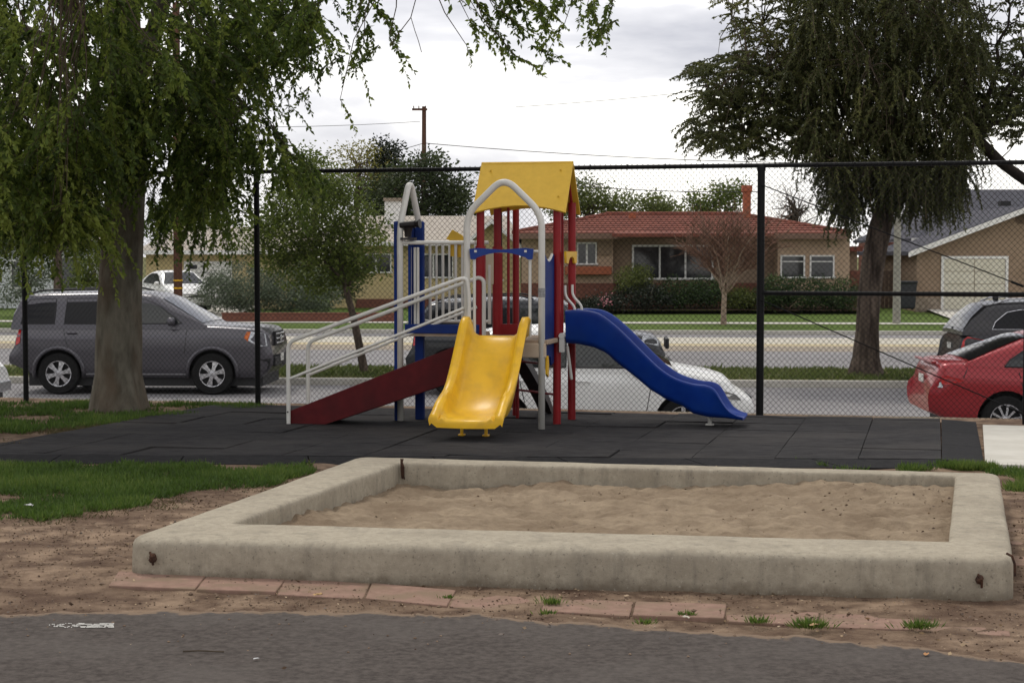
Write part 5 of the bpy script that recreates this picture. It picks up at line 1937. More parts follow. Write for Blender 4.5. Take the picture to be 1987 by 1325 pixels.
# ---- pale house at the far left, mostly behind leaves
h = empty('pale_house', (0, 0, 0))
tag(h, 'pale white house glimpsed through leaves at the far left', 'house')
Yp = 70
bx_('wall', X(-150, Yp), X(176, Yp), Yp, Yp + 8, -.8, Z(472, Yp), mat('white_stucco', (0.55, 0.57, 0.58), (0.62, 0.64, 0.65), 2, .85), h)
hip_roof('roof', (X(-170, Yp), X(190, Yp), Yp - .6, Yp + 8.6, Z(471, Yp)), (X(-80, 74), X(110, 74), 74.5, Z(425, 74.5)), .12, M_shp, h)
window(h, X(20, Yp), X(60, Yp), Z(560, Yp), Z(505, Yp), Yp, 2)
window(h, X(118, Yp), X(150, Yp), Z(575, Yp), Z(498, Yp), Yp, 1)

# low brick garden wall on the left lawn
b_ = MB()
a_, c_ = P(425, 615, 58.6), P(772, 615, 58.6)
zz = ROADZ + .16
b_.box(((a_.x + c_.x) / 2, 59.3, zz + .12), (c_.x - a_.x, .2, .30), 0)
gw = b_.build('garden_wall', M_brick)
tag(gw, 'low red brick garden wall along the left lawn', 'wall')
bx_('coping', a_.x - .03, c_.x + .03, 59.17, 59.43, zz + .272, zz + .31, M_brick, gw)
# brick path wall in front of red house (dark fence between the houses)
b_ = MB()
for k in range(9):
    xx = X(1682, 70) + k * .16
    b_.box((xx, 69.2, .15), (.14, .03, 1.5))
wf = b_.build('board_fence', mat('weathered_boards', (0.12, 0.085, 0.065), (0.17, 0.12, 0.09), 6))
tag(wf, 'short weathered board fence between the red-roofed and brown houses', 'fence')
# wheeled bin
h = empty('wheeled_bin', (X(1760, 65), 65, -.52))
tag(h, 'dark wheeled rubbish bin beside the brown garage', 'bin')
rows = []
for z_, w_ in ((.05, .24), (.12, .26), (.95, .31), (1.0, .33)):
    rows.append([(-w_, -w_, z_), (w_, -w_, z_), (w_, w_, z_), (-w_, w_, z_)])
b_ = MB().grid(rows, True)
b_.f += [(0, 1, 2, 3), (12, 15, 14, 13)]
M_bin = mat('bin_plastic', (0.016, 0.018, 0.022), rough=.5)
b_.build('body', M_bin, h)
MB().box((0, 0, 1.04), (.70, .72, .07)).build('lid', M_bin, h, bevel=.02)
for s_ in (-1, 1):
    MB().lathe([(0, -.03), (.12, -.03), (.12, .03), (0, .03)], Matrix.Translation((s_ * .27, .26, .12)) @ Matrix.Rotation(math.pi / 2, 4, 'Y'), 14).build('wheel', M_tyre, h)

# ================================================================== POLES AND WIRES
def pole(px, Y, z0, ztop, r0, r1, m, label, cat, nm):
    h_ = empty(nm, (X(px, Y), Y, z0))
    tag(h_, label, cat)
    MB().tube([(0, 0, -.3), (0, 0, (ztop - z0) * .5), (0.02, 0, ztop - z0)], [r0, (r0 + r1) / 2, r1], 12).build('shaft', m, h_, smooth=True, angle=50)
    return h_


p1 = pole(345, 56, ROADZ + .14, 9.5, .145, .115, M_pole, 'brown wooden utility pole with two yellow bands behind the grey SUV', 'utility pole', 'utility_pole')
for py in (544, 559):
    z_ = Z(py, 56) - (ROADZ + .14)
    MB().lathe([(.149, -.025), (.149, .025)], Matrix.Translation((0, 0, z_)), 14).build('reflective_band', mat('yellow_band', (0.62, 0.36, 0.03)), p1)
MB().box((0, 0, 9.4), (2.2, .1, .12)).build('crossarm', M_pole, p1)
MB().lathe([(.17, 0), (.19, .2), (.17, .8), (.0, .85)], Matrix.Translation((.0, -.3, 3.5)), 12).build('riser_box', M_trim, p1)
p2 = pole(823, 110, -1.0, Z(207, 110), .17, .13, M_pole, 'distant wooden utility pole with short crossarm above the treetops', 'utility pole', 'utility_pole')
MB().box((-.25, -.12, Z(213, 110) + 1.0), (.95, .1, .13)).build('crossarm', M_pole, p2)
for dx in (-.62, -.3, .12):
    MB().tube([(dx, -.12, Z(213, 110) + 1.05), (dx, -.12, Z(206, 110) + 1.0)], .035, 6).build('insulator', M_pole, p2)
p3 = pole(1741, 57.5, ROADZ + .15, 7.5, .135, .085, mat('pale_lamp_pole', (0.26, 0.25, 0.21), (0.32, 0.31, 0.27), 4, .8), 'pale concrete street-light pole on the verge behind the weeping tree', 'street light', 'street_light')
MB().tube(fillet([(0, 0, 8.1), (-.2, -.6, 8.5), (-.3, -1.9, 8.6)], .5), .05, 8).build('arm', MATS['pale_lamp_pole'], p3)
MB().box((-.3, -2.2, 8.58), (.22, .6, .14)).build('lamp_head', MATS['pale_lamp_pole'], p3, bevel=.04)


def wire(pa, pb, sag, r_, label):
    b2 = MB()
    b2.tube([pa.lerp(pb, k / 14) - Vector((0, 0, sag * 4 * (k / 14) * (1 - k / 14))) for k in range(15)], r_, 4)
    tag(b2.build('overhead_wire', M_trim), label, 'wire')


wire(P(823, 278, 110), P(1700, 318, 110), .3, .022, 'overhead wire running right from the distant pole')
wire(P(823, 278, 110), P(500, 318, 118), .5, .02, 'overhead wire running left from the distant pole')
wire(P(1000, 208, 90), P(1500, 160, 80), .1, .012, 'thin high overhead wire rising to the weeping tree')
wire(P(440, 247, 92), P(815, 236, 108), .1, .014, 'thin high overhead wire left of the distant pole')
wire(P(1080, 357, 85), P(1480, 372, 85), .15, .018, 'low overhead wire above the red tiled roof')
wire(P(1170, 358, 86), P(740, 340, 100), .1, .016, 'low overhead wire behind the yellow playground roof')

# ================================================================== VEGETATION
def limb(b_, p0, p1, r0, r1, sag=0.0, n=6, jit=.06, seg=7):
    p0, p1 = Vector(p0), Vector(p1)
    L_ = (p1 - p0).length
    pts_ = []
    for k in range(n + 1):
        t = k / n
        p_ = p0.lerp(p1, t)
        p_.z += sag * 4 * t * (1 - t)
        if 0 < k < n:
            p_ += Vector((rnd.uniform(-1, 1), rnd.uniform(-1, 1), rnd.uniform(-1, 1))) * jit * L_
        pts_.append(p_)
    b_.tube(pts_, [r0 + (r1 - r0) * k / n for k in range(n + 1)], seg)
    return pts_


def trunk_mesh(path, m, root, name='trunk', seg=20, flute=.06, flare=0.0):
    rows_ = []
    dense = []
    for (p0, r0), (p1, r1) in zip(path, path[1:]):
        for k in range(6):
            t = k / 6
            dense.append((Vector(p0).lerp(Vector(p1), t), r0 + (r1 - r0) * t))
    dense.append((Vector(path[-1][0]), path[-1][1]))
    for (p_, r_) in dense:
        row = []
        for k in range(seg):
            a_ = 2 * math.pi * k / seg
            n_ = noise.noise(Vector((math.cos(a_) * 1.6, math.sin(a_) * 1.6, p_.z * .6)))
            n2 = noise.noise(Vector((math.cos(a_) * 4, math.sin(a_) * 4, p_.z * 1.8)))
            fl = 1 + flute * n_ + flute * .5 * n2 + flare * max(0, .5 - (p_.z - dense[0][0].z)) * (.5 + .8 * max(0, math.sin(a_ * 2.5 + 1)))
            row.append((p_.x + r_ * fl * math.cos(a_), p_.y + r_ * fl * math.sin(a_), p_.z))
        rows_.append(row)
    return MB().grid(rows_, True).build(name, m, root, smooth=True, fix=False)


def twig_leaves(acc, base, direc, length, nleaf, lsize, droop, tint0, spread=.9, wfac=.50):
    """a hanging twig: walks from base along direc, bending down; leaves alternate along it"""
    p_ = Vector(base)
    d = Vector(direc).normalized()
    n = max(3, int(length / .10))
    path = [p_.copy()]
    for k in range(n):
        d = (d + Vector((rnd.gauss(0, .12), rnd.gauss(0, .12), -droop + rnd.gauss(0, .06)))).normalized()
        p_ = p_ + d * (length / n)
        path.append(p_.copy())
    for k in range(nleaf):
        t = (k + rnd.random()) / nleaf
        f = t * n
        i = min(n - 1, int(f))
        c = path[i].lerp(path[i + 1], f - i)
        dd = (path[i + 1] - path[i]).normalized()
        side = Vector((rnd.gauss(0, 1), rnd.gauss(0, 1), rnd.gauss(0, .6)))
        a_ = dd * .55 + side * spread * .6 + Vector((0, 0, -.25))
        acc['p'].append(tuple(c))
        acc['a'].append(tuple(a_))
        s_ = lsize * rnd.uniform(.55, 1.45)
        acc['l'].append(s_)
        acc['w'].append(s_ * wfac * rnd.uniform(.8, 1.2))
        acc['t'].append(min(1, max(0, tint0 + rnd.gauss(0, .16))))
    return path


def new_acc():
    return dict(p=[], a=[], l=[], w=[], t=[])


def put_leaves(acc, name, m, parent):
    return leaf_obj(name, acc['p'], acc['a'], acc['l'], acc['w'], acc['t'], m, parent)


# ---- big tree by the fence (left)
LF1 = leaf_mat('elm_leaf', (0.040, 0.064, 0.014), (0.098, 0.146, 0.027), (0.235, 0.285, 0.055), .6)
tY = 17.45
tb = G(229, 789)
tb = Vector((X(229, tY), tY, 0))
t1 = empty('elm_tree', (0, 0, 0))
tag(t1, 'big grey-trunked tree with hanging green foliage in front of the fence', 'tree')
zz = lambda py: Z(py, tY)
path = [((X(229, tY), tY, -.15), .31), ((X(229, tY), tY, .05), .27), ((X(229, tY), tY, .35), .235), ((X(231, tY), tY, zz(600)), .218), ((X(240, tY), tY, zz(450)), .205), ((X(247, tY), tY, zz(330)), .20), ((X(252, tY), tY, zz(200)), .20), ((X(243, tY), tY - .02, zz(60)), .17), ((X(240, tY), tY, 4.6), .15), ((X(262, tY), tY + .1, 6.0), .11), ((X(250, tY), tY + .2, 7.6), .06)]
trunk_mesh(path, M_bark1, t1, flare=.35, flute=.11, seg=32)
limbs_b = MB()
limb_pts = []


def add_limb(p0, p1, r0, r1, sag, n=8, jit=.03):
    pts_ = limb(limbs_b, p0, p1, r0, r1, sag, n, jit, 8)
    limb_pts.extend(pts_)
    return pts_


forkp = Vector((X(265, tY), tY, zz(170)))
add_limb(forkp, P(300, 60, tY - .3), .11, .09, .05, 5)
add_limb(P(300, 60, tY - .3), (-2.4, 15.6, 4.9), .09, .05, .25)
l1 = add_limb((X(245, tY), tY, 3.9), (-.9, 15.2, 4.75), .10, .05, .55, 10)
add_limb(l1[-1], (1.3, 14.6, 4.35), .05, .018, .22, 9)
add_limb(l1[5], (-.9, 14.2, 4.1), .045, .015, .3, 8)
add_limb((X(245, tY), tY, 3.5), (-5.2, 14.6, 3.6), .10, .03, .5, 9)
add_limb((X(245, tY), tY, 3.2), (-6.6, 16.0, 3.2), .09, .03, .5, 9)
add_limb((X(245, tY), tY, 4.2), (-3.4, 13.8, 3.9), .09, .03, .6, 9)
add_limb((X(245, tY), tY, 4.8), (-5.0, 19.2, 4.8), .09, .03, .6, 9)
add_limb((X(245, tY), tY, 4.6), (-1.9, 18.8, 4.4), .09, .03, .7, 9)
add_limb((X(245, tY), tY, 3.0), (-2.55, 16.9, 2.95), .055, .02, .35, 7)
add_limb((X(245, tY), tY, 5.5), (-5.8, 17, 6.8), .07, .02, .4, 7)
add_limb((X(245, tY), tY, 5.8), (-1.6, 16.6, 7.0), .07, .02, .4, 7)
acc = new_acc()
twb = MB()


def spray(anchor, length, nleaf, lsize, droop, tint0, outward=None, connect=True, ntw=1, cprob=1.0):
    a_ = Vector(anchor)
    near = min(limb_pts, key=lambda p_: (p_ - a_).length + max(0, a_.z - p_.z) * .6)
    d = outward if outward is not None else Vector((a_.x - near.x, a_.y - near.y, 0)) * .8 + Vector((rnd.gauss(0, .3), rnd.gauss(0, .3), -.2))
    if d.length < .05:
        d = Vector((rnd.gauss(0, 1), rnd.gauss(0, 1), -.3))
    if connect and (near - a_).length > .08 and rnd.random() < cprob:
        limb(twb, near, a_, .009, .003, .12 * (near - a_).length, 4, .05, 4)
    for k in range(ntw):
        dd = d.normalized() + Vector((rnd.gauss(0, .35), rnd.gauss(0, .35), rnd.gauss(0, .2))) * (1 if k else .3)
        pth = twig_leaves(acc, a_, dd, length * rnd.uniform(.7, 1.2), nleaf, lsize, droop, tint0)
        twb.tube(pth[::2] if len(pth) > 4 else pth, .0035, 3, cap=False, r2=.0012)


# outline of the hanging mass as seen, with distance bands; the crown carries on above the frame
regions = [
    # polygon (photo px), count, y-distance range, leaf tint mean
    ([(-140, -60), (330, -60), (330, 60), (300, 180), (270, 330), (200, 300), (140, 380), (60, 400), (-140, 380)], 340, (13.9, 17.2), .5),
    ([(-140, 150), (170, 150), (190, 330), (150, 400), (90, 430), (30, 400), (-140, 410)], 170, (14.0, 16.8), .62),
    ([(-140, 300), (160, 300), (150, 420), (60, 440), (-140, 430)], 120, (15.5, 19.0), .25),
    ([(330, -60), (600, -60), (630, 20), (590, 90), (520, 110), (470, 150), (420, 200), (380, 250), (330, 200)], 180, (14.4, 18.0), .42),
    ([(320, 90), (440, 120), (460, 230), (430, 300), (400, 380), (340, 380), (320, 300)], 115, (15.6, 18.6), .40),
    ([(420, 200), (500, 220), (560, 285), (520, 300), (440, 280)], 34, (15.6, 17.0), .42),
    ([(370, 230), (450, 250), (445, 400), (400, 420), (370, 360)], 46, (15.8, 17.2), .5),
    ([(535, 270), (575, 280), (570, 340), (540, 340)], 9, (15.6, 16.6), .3),
    ([(60, 330), (170, 340), (160, 430), (120, 450), (70, 430)], 40, (14.2, 15.6), .85),
    ([(205, 150), (320, 150), (310, 330), (260, 300), (215, 260)], 60, (16.0, 17.0), .45),
    ([(290, 360), (330, 350), (330, 440), (285, 430)], 16, (17.6, 18.6), .25),
]
for poly, cnt, (ya, yb), tm in regions:
    xs_, ys_ = [p_[0] for p_ in poly], [p_[1] for p_ in poly]
    k = 0
    while k < cnt:
        px, py = rnd.uniform(min(xs_), max(xs_)), rnd.uniform(min(ys_), max(ys_))
        if not inpoly(px, py, poly):
            continue
        k += 1
        Yd = rnd.uniform(ya, yb)
        spray(P(px, py, Yd), rnd.uniform(.35, .8), 62, .047, .24, tm + rnd.gauss(0, .28), ntw=2, cprob=.16)
# separate drooping sprays against the sky
for (px, py, Yd, ln_, nl, k) in ((515, 205, 15.6, .55, 22, 2), (555, 120, 15.2, .55, 30, 3), (610, 60, 15.0, .5, 34, 4), (595, 150, 15.0, .45, 20, 2), (620, 110, 14.9, .4, 20, 2), (560, 225, 15.4, .4, 16, 2), (600, 190, 15.2, .45, 16, 2), (575, 20, 15.1, .5, 34, 4), (640, 15, 14.9, .4, 26, 3),
                                 (720, -40, 14.8, .5, 34, 4), (745, -10, 14.7, .45, 30, 3), (735, 40, 14.8, .45, 30, 3), (715, 70, 14.8, .45, 28, 3), (705, 110, 14.8, .4, 20, 2), (735, 110, 14.7, .4, 22, 2), (670, 130, 14.9, .4, 18, 2), (660, 215, 14.9, .35, 14, 1), (700, 150, 14.8, .4, 14, 1), (755, 95, 14.7, .4, 18, 2), (690, 60, 14.7, .35, 18, 2),
                                 (925, -50, 14.5, .5, 30, 4), (955, -20, 14.5, .5, 30, 4), (920, 20, 14.5, .45, 28, 3), (910, 60, 14.5, .4, 26, 3), (960, 40, 14.4, .45, 28, 3), (1000, -30, 14.4, .5, 30, 4), (1010, 20, 14.4, .5, 28, 4), (1040, -20, 14.4, .5, 30, 4), (1050, 30, 14.3, .5, 28, 3), (1090, -30, 14.3, .5, 30, 4), (1095, 20, 14.3, .5, 28, 3), (1130, -20, 14.3, .5, 30, 4), (1140, 30, 14.2, .5, 28, 3), (1165, 0, 14.2, .5, 24, 3), (1190, 20, 14.2, .5, 22, 3), (1200, 60, 14.2, .4, 18, 2),
                                 (1005, 70, 14.4, .4, 18, 2), (1030, 110, 14.4, .35, 18, 2), (970, 110, 14.4, .3, 16, 2), (1095, 70, 14.3, .45, 14, 2), (1090, 130, 14.3, .3, 8, 1), (1175, 80, 14.2, .4, 16, 2), (1000, 130, 14.4, .3, 14, 2), (940, 70, 14.5, .4, 22, 2), (905, 110, 14.5, .25, 10, 1), (890, 20, 14.5, .3, 10, 1)):
    spray(P(px, py - 22, Yd), ln_ * .9, int(nl * 1.8), .044, .24, .6 + rnd.gauss(0, .15), ntw=k, cprob=.5)
# upper crown, above the picture
for k in range(330):
    a_, r_ = rnd.uniform(0, 6.28), 3.2 * math.sqrt(rnd.random())
    p_ = Vector((-3.7 + r_ * math.cos(a_) * 1.2, 17 + r_ * math.sin(a_), 4.6 + rnd.uniform(0, 3.0) * (1 - r_ / 4.5)))
    spray(p_, .8, 16, .11, .15, .45, ntw=2, cprob=.3)
for lp in list(limb_pts):
    if lp.z > CAMH + lp.y * 0.152 + .25:
        for k in range(3):
            spray(lp + Vector((rnd.gauss(0, .22), rnd.gauss(0, .22), rnd.uniform(-.05, .3))), .4, 24, .055, .06, .5, Vector((rnd.gauss(0, 1), rnd.gauss(0, 1), .6)), ntw=2, cprob=.8)
limbs_b.build('limbs', M_bark1, t1, smooth=True)
twb.build('twigs', M_twig, t1, fix=False)
put_leaves(acc, 'crown', LF1, t1)
# two bare hanging twigs
b_ = MB()
b_.tube([P(812, -20, 14.6), P(797, 35, 14.6), P(770, 70, 14.6), P(757, 90, 14.6)], .004, 4)
b_.tube([P(797, 33, 14.6), P(805, 60, 14.6), P(812, 80, 14.6), P(818, 102, 14.6)], .003, 4)
b_.tube([P(812, -20, 14.6), l1[-1]], .005, 4)
b_.build('bare_twig', M_twig, t1)

# ---- weeping tree on the median (right)
LF2 = leaf_mat('pepper_leaf', (0.036, 0.043, 0.015), (0.070, 0.080, 0.027), (0.160, 0.165, 0.050), .45)
tY = 33.6
t2 = empty('weeping_tree', (0, 0, 0))
tag(t2, 'weeping tree with furrowed trunk on the median behind the fence', 'tree')
zq = lambda py: Z(py, tY)
path = [((X(1683, tY), tY, zq(742)), .36), ((X(1684, tY), tY, zq(725)), .30), ((X(1684, tY), tY, zq(690)), .25), ((X(1686, tY), tY, zq(640)), .225), ((X(1690, tY), tY, zq(560)), .22), ((X(1697, tY), tY, zq(500)), .225), ((X(1708, tY), tY, zq(440)), .22), ((X(1722, tY), tY, zq(380)), .17), ((X(1735, tY), tY, zq(300)), .14), ((X(1725, tY), tY, zq(150)), .11), ((X(1715, tY), tY, zq(-60)), .07)]
trunk_mesh(path, M_bark2, t2, flute=.18, flare=.5, seg=26)
acc = new_acc()
b_ = MB()
limb_pts = []
top0 = Vector((X(1722, tY), tY, zq(380)))
for (px, py, yd) in ((1600, 120, 33), (1450, 130, 32.5), (1380, 190, 33.5), (1530, 30, 34.5), (1640, -20, 33), (1800, 60, 34), (1850, 150, 33), (1760, -40, 32.5), (1580, 300, 32.4), (1830, 300, 34.4), (1420, 40, 34), (1690, 130, 32), (1660, 350, 32.6), (1800, 380, 33)):
    e_ = P(px, py, yd)
    st = Vector((X(1730, tY), tY, zq(300))) if py < 200 else top0
    limb_pts += limb(b_, st, e_, .055, .014, .35, 7, .04, 7)
b_.build('limbs', M_bark2, t2, smooth=True)
twb = MB()
bare = MB()
crown2 = [
    # outline, count, distances, tint, strand length, leaves, droop, sideways
    ([(1570, -60), (1880, -60), (1905, 120), (1900, 260), (1880, 330), (1800, 360), (1640, 330), (1560, 280), (1520, 120)], 1100, (31.8, 35.0), .48, .62, 34, .34, .42),
    ([(1340, 120), (1440, 95), (1560, 120), (1590, 280), (1500, 300), (1400, 285), (1350, 250)], 330, (32.2, 34.6), .50, .40, 30, .10, 1.0),
    ([(1400, -60), (1560, -60), (1570, 70), (1450, 75), (1410, 50)], 75, (32.4, 34.6), .80, .35, 20, .12, 1.0),
    ([(1430, 50), (1560, 50), (1570, 130), (1430, 120)], 60, (32.4, 34.6), .75, .35, 18, .12, 1.0),
    ([(1420, -60), (1890, -60), (1860, -180), (1760, -290), (1640, -300), (1520, -220)], 260, (32.0, 35.2), .5, .5, 20, .15, .9),
    ([(1590, 260), (1660, 300), (1660, 400), (1630, 420), (1600, 360)], 80, (32.0, 34.0), .30, .5, 34, .35, .4),
    ([(1660, 300), (1870, 320), (1850, 380), (1790, 395), (1740, 360), (1660, 400)], 150, (32.6, 35.4), .30, .6, 34, .35, .4),
    ([(1335, 230), (1350, 220), (1420, 260), (1400, 285), (1345, 270)], 26, (32.4, 34.6), .45, .35, 18, .25, .7),
]
for poly, cnt, (ya, yb), tm, ln_, nl, drp, side in crown2:
    xs_, ys_ = [p_[0] for p_ in poly], [p_[1] for p_ in poly]
    k = 0
    while k < cnt:
        px, py = rnd.uniform(min(xs_), max(xs_)), rnd.uniform(min(ys_), max(ys_))
        if not inpoly(px, py, poly):
            continue
        k += 1
        p_ = P(px, py, rnd.uniform(ya, yb))
        near = min(limb_pts, key=lambda w_: (w_ - p_).length)
        if rnd.random() < .25:
            limb(twb, near, p_, .014, .005, .1, 3, .05, 4)
        tt_ = tm + rnd.gauss(0, .16)
        for m_ in range(3):
            pth = twig_leaves(acc, p_, (rnd.gauss(0, side), rnd.gauss(0, side), -.1), ln_ * rnd.uniform(.7, 1.5), int(nl * 2.0), .053, drp, tt_, wfac=.46, spread=.95)
            (bare if rnd.random() < .25 else twb).tube(pth[::2], .006 if rnd.random() < .25 else .003, 3, cap=False)
twb.build('twigs', M_twig, t2, fix=False)
bare.build('bare_strands', mat('pale_strand', (0.12, 0.085, 0.06), (0.17, 0.125, 0.09), 10, .9), t2, fix=False)
put_leaves(acc, 'crown', LF2, t2)

# ---- tree whose limb reaches in at the right edge
t3 = empty('leaning_tree', (0, 0, 0))
tag(t3, 'tree off the right edge with a thick dark limb slanting into view', 'tree')
tY = 29.0
b0 = Vector((X(2190, tY), 33.8, ROADZ + .1))
tY3 = 33.6
trunk_mesh([((X(2240, tY3), tY3, ROADZ), .34), ((X(2230, tY3), tY3, .2), .27), ((X(2200, tY3), tY3, 1.0), .24), ((X(2120, tY3), tY3, Z(425, tY3)), .21), ((X(2050, tY3), tY3, Z(390, tY3)), .19), ((X(1985, tY3), tY3, Z(348, tY3)), .175), ((X(1935, tY3), tY3, Z(312, tY3)), .155), ((X(1895, tY3), tY3, Z(270, tY3)), .13), ((X(1875, tY3), tY3 + .2, Z(190, tY3)), .10), ((X(1900, tY3), tY3 + .3, Z(60, tY3)), .07)], mat('dark_bark', (0.022, 0.018, 0.016), (0.045, 0.037, 0.03), 8, .95, .8, 20), t3, flute=.08)
acc = new_acc()
twb = MB()
limb_pts = [Vector((X(1935, tY3), tY3, Z(312, tY3))), Vector((X(1895, tY3), tY3, Z(270, tY3))), Vector((X(1900, tY3), tY3, Z(60, tY3)))]
for (px, py, yd) in ((1990, 120, 34), (2080, 40, 33), (2060, 200, 34.5), (1960, 10, 33)):
    limb_pts += limb(twb, limb_pts[1], P(px, py, yd), .06, .02, .2, 6, .04, 6)
for poly, cnt, tm in (([(1880, -60), (2160, -60), (2160, 240), (2000, 290), (1960, 250), (1900, 200), (1870, 100)], 330, .42), ([(1880, 170), (2000, 170), (2000, 270), (1900, 260)], 60, .3)):
    k = 0
    xs_, ys_ = [p_[0] for p_ in poly], [p_[1] for p_ in poly]
    while k < cnt:
        px, py = rnd.uniform(min(xs_), max(xs_)), rnd.uniform(min(ys_), max(ys_))
        if not inpoly(px, py, poly):
            continue
        k += 1
        p_ = P(px, py, rnd.uniform(32, 35.5))
        near = min(limb_pts, key=lambda w_: (w_ - p_).length)
        if rnd.random() < .4:
            limb(twb, near, p_, .014, .005, .1, 3, .05, 4)
        for m_ in range(2):
            twig_leaves(acc, p_, (rnd.gauss(0, .7), rnd.gauss(0, .7), .2), rnd.uniform(.3, .6), 30, .072, .16, tm + rnd.gauss(0, .15))
twb.build('limbs', MATS['dark_bark'], t3, fix=False)
put_leaves(acc, 'crown', LF2, t3)


# ---- generic crown: leaf clumps on branch ends inside lumpy ellipsoids
def clump_tree(name, label, cat, base, trunk_r, blobs, nclump, lsize, m, bark, per=30, gap=.0, spread=1.0, group=None, trunk_top=None, lean=None, tint=.5, shell=.35, wfac=.55, limbs=9):
    root = empty(name, tuple(base))
    tag(root, label, cat, group)
    base = Vector(base)
    acc_ = new_acc()
    ctr = sum((Vector(b0_[0]) for b0_ in blobs), Vector()) / len(blobs)
    b2 = MB()
    ends = []
    k = 0
    tot = sum(b0_[1][0] * b0_[1][1] * b0_[1][2] for b0_ in blobs)
    for c, r_ in blobs:
        c = Vector(c)
        cnt = int(nclump * r_[0] * r_[1] * r_[2] / tot) + 3
        for i in range(cnt):
            while True:
                d = Vector((rnd.gauss(0, 1), rnd.gauss(0, 1), rnd.gauss(0, 1))).normalized()
                rr = (shell + (1 - shell) * rnd.random()) ** .6
                lump = 1 + .22 * noise.noise(d * 2.3 + c)
                p_ = c + Vector((d.x * r_[0], d.y * r_[1], d.z * r_[2])) * rr * lump
                if gap and noise.noise(p_ * (2.2 / max(r_))) < -gap * 0 + gap - .5:
                    continue
                break
            ends.append(p_)
            t0_ = tint + .35 * noise.noise(p_ * (1.6 / max(r_))) + rnd.gauss(0, .10)
            cs = lsize * 2.6 * spread
            for j in range(per):
                o_ = Vector((rnd.gauss(0, 1), rnd.gauss(0, 1), rnd.gauss(0, .8))) * cs * .5
                acc_['p'].append(tuple(p_ + o_ - base))
                acc_['a'].append((o_.x + rnd.gauss(0, cs * .4), o_.y + rnd.gauss(0, cs * .4), o_.z * .6 + rnd.gauss(0, cs * .4) - cs * .1))
                s_ = lsize * rnd.uniform(.6, 1.3)
                acc_['l'].append(s_)
                acc_['w'].append(s_ * wfac)
                acc_['t'].append(min(1, max(0, t0_ + rnd.gauss(0, .13))))
    if trunk_r:
        tt_ = Vector(trunk_top) if trunk_top is not None else Vector((ctr.x, ctr.y, ctr.z))
        mid = base.lerp(tt_, .5) + (Vector(lean) if lean is not None else Vector())
        trunk_mesh([((0, 0, -.15), trunk_r * 1.35), ((0, 0, .12), trunk_r * 1.05), (tuple(mid - base), trunk_r * .85), (tuple(tt_ - base), trunk_r * .55)], bark, root, seg=12)
        for e_ in rnd.sample(ends, min(limbs, len(ends))):
            limb(b2, mid.lerp(tt_, rnd.uniform(.3, 1)) - base, e_ - base, trunk_r * .35, trunk_r * .08, .1, 5, .05, 6)
        b2.build('limbs', bark, root, smooth=True)
    put_leaves(acc_, 'crown' if trunk_r else 'foliage', m, root)
    return root


L_olive = leaf_mat('olive_leaf', (0.048, 0.068, 0.014), (0.100, 0.135, 0.026), (0.19, 0.22, 0.048), .5)
L_dark = leaf_mat('evergreen_leaf', (0.020, 0.031, 0.012), (0.043, 0.062, 0.021), (0.082, 0.103, 0.036), .3)
L_conif = leaf_mat('conifer_needle', (0.010, 0.016, 0.010), (0.018, 0.026, 0.014), (0.03, 0.04, 0.02), .1)
L_yellow = leaf_mat('yellow_green_leaf', (0.10, 0.105, 0.03), (0.19, 0.185, 0.05), (0.33, 0.29, 0.08), .4)
L_light = leaf_mat('light_green_leaf', (0.055, 0.075, 0.018), (0.11, 0.135, 0.032), (0.19, 0.21, 0.06), .4)
L_grey = leaf_mat('grey_green_leaf', (0.065, 0.088, 0.055), (0.125, 0.155, 0.10), (0.24, 0.27, 0.19), .25)
L_hedge = leaf_mat('hedge_leaf', (0.014, 0.028, 0.010), (0.034, 0.062, 0.018), (0.08, 0.13, 0.035), .3)
L_bare = leaf_mat('bare_twig_tips', (0.085, 0.045, 0.034), (0.13, 0.072, 0.055), (0.19, 0.115, 0.085), .1)


def B(px, py, Y, wpx, hpx, dy):
    """blob from its outline in the photo: centre px,py at distance Y, size in px, depth radius dy"""
    k = Y / FPX
    return (tuple(P(px, py, Y)), (wpx * k / 2, dy, hpx * k / 2))


Ym_ = 34.6
clump_tree('young_tree', 'young leaning tree with olive crown on the median, left of the ramp', 'tree', (X(706, Ym_), Ym_, Z(729, Ym_)), .085,
           [B(590, 430, Ym_, 210, 170, 1.2), B(690, 470, Ym_, 150, 160, 1.0), B(520, 470, Ym_, 110, 120, .9), B(620, 520, Ym_, 200, 110, 1.0), B(650, 370, Ym_, 140, 70, .8)], 500, .078, L_olive, M_bark2, per=34, trunk_top=P(655, 500, Ym_), lean=(.05, 0, 0), spread=1.1, shell=.15)
clump_tree('evergreen_tree', 'round dark evergreen tree behind the cream house chimney', 'tree', (X(815, 88), 88, -.9), .22, [B(820, 385, 88, 180, 150, 2.2), B(760, 390, 88, 100, 110, 1.8), B(880, 395, 88, 80, 100, 1.6), B(830, 325, 88, 90, 60, 1.4)], 420, .20, L_dark, M_bark2, per=30, shell=.3)
clump_tree('conifer_tree', 'dark pointed conifer rising behind the yellow-leaved tree', 'tree', (X(750, 94), 94, -.9), .2, [B(750, 300, 94, 52, 60, 1.0), B(752, 335, 94, 80, 60, 1.2), B(745, 380, 94, 95, 70, 1.3)], 200, .2, L_conif, M_bark2, per=30, shell=.2)
clump_tree('yellow_tree', 'thin yellow-green tree left of the dark conifer', 'tree', (X(690, 92), 92, -.9), .16, [B(700, 300, 92, 110, 40, 1.5), B(665, 330, 92, 120, 50, 1.6), B(720, 345, 92, 90, 60, 1.5), B(690, 290, 92, 90, 30, 1.2)], 110, .15, L_yellow, M_bark2, per=16, spread=1.6, shell=.1, limbs=18)
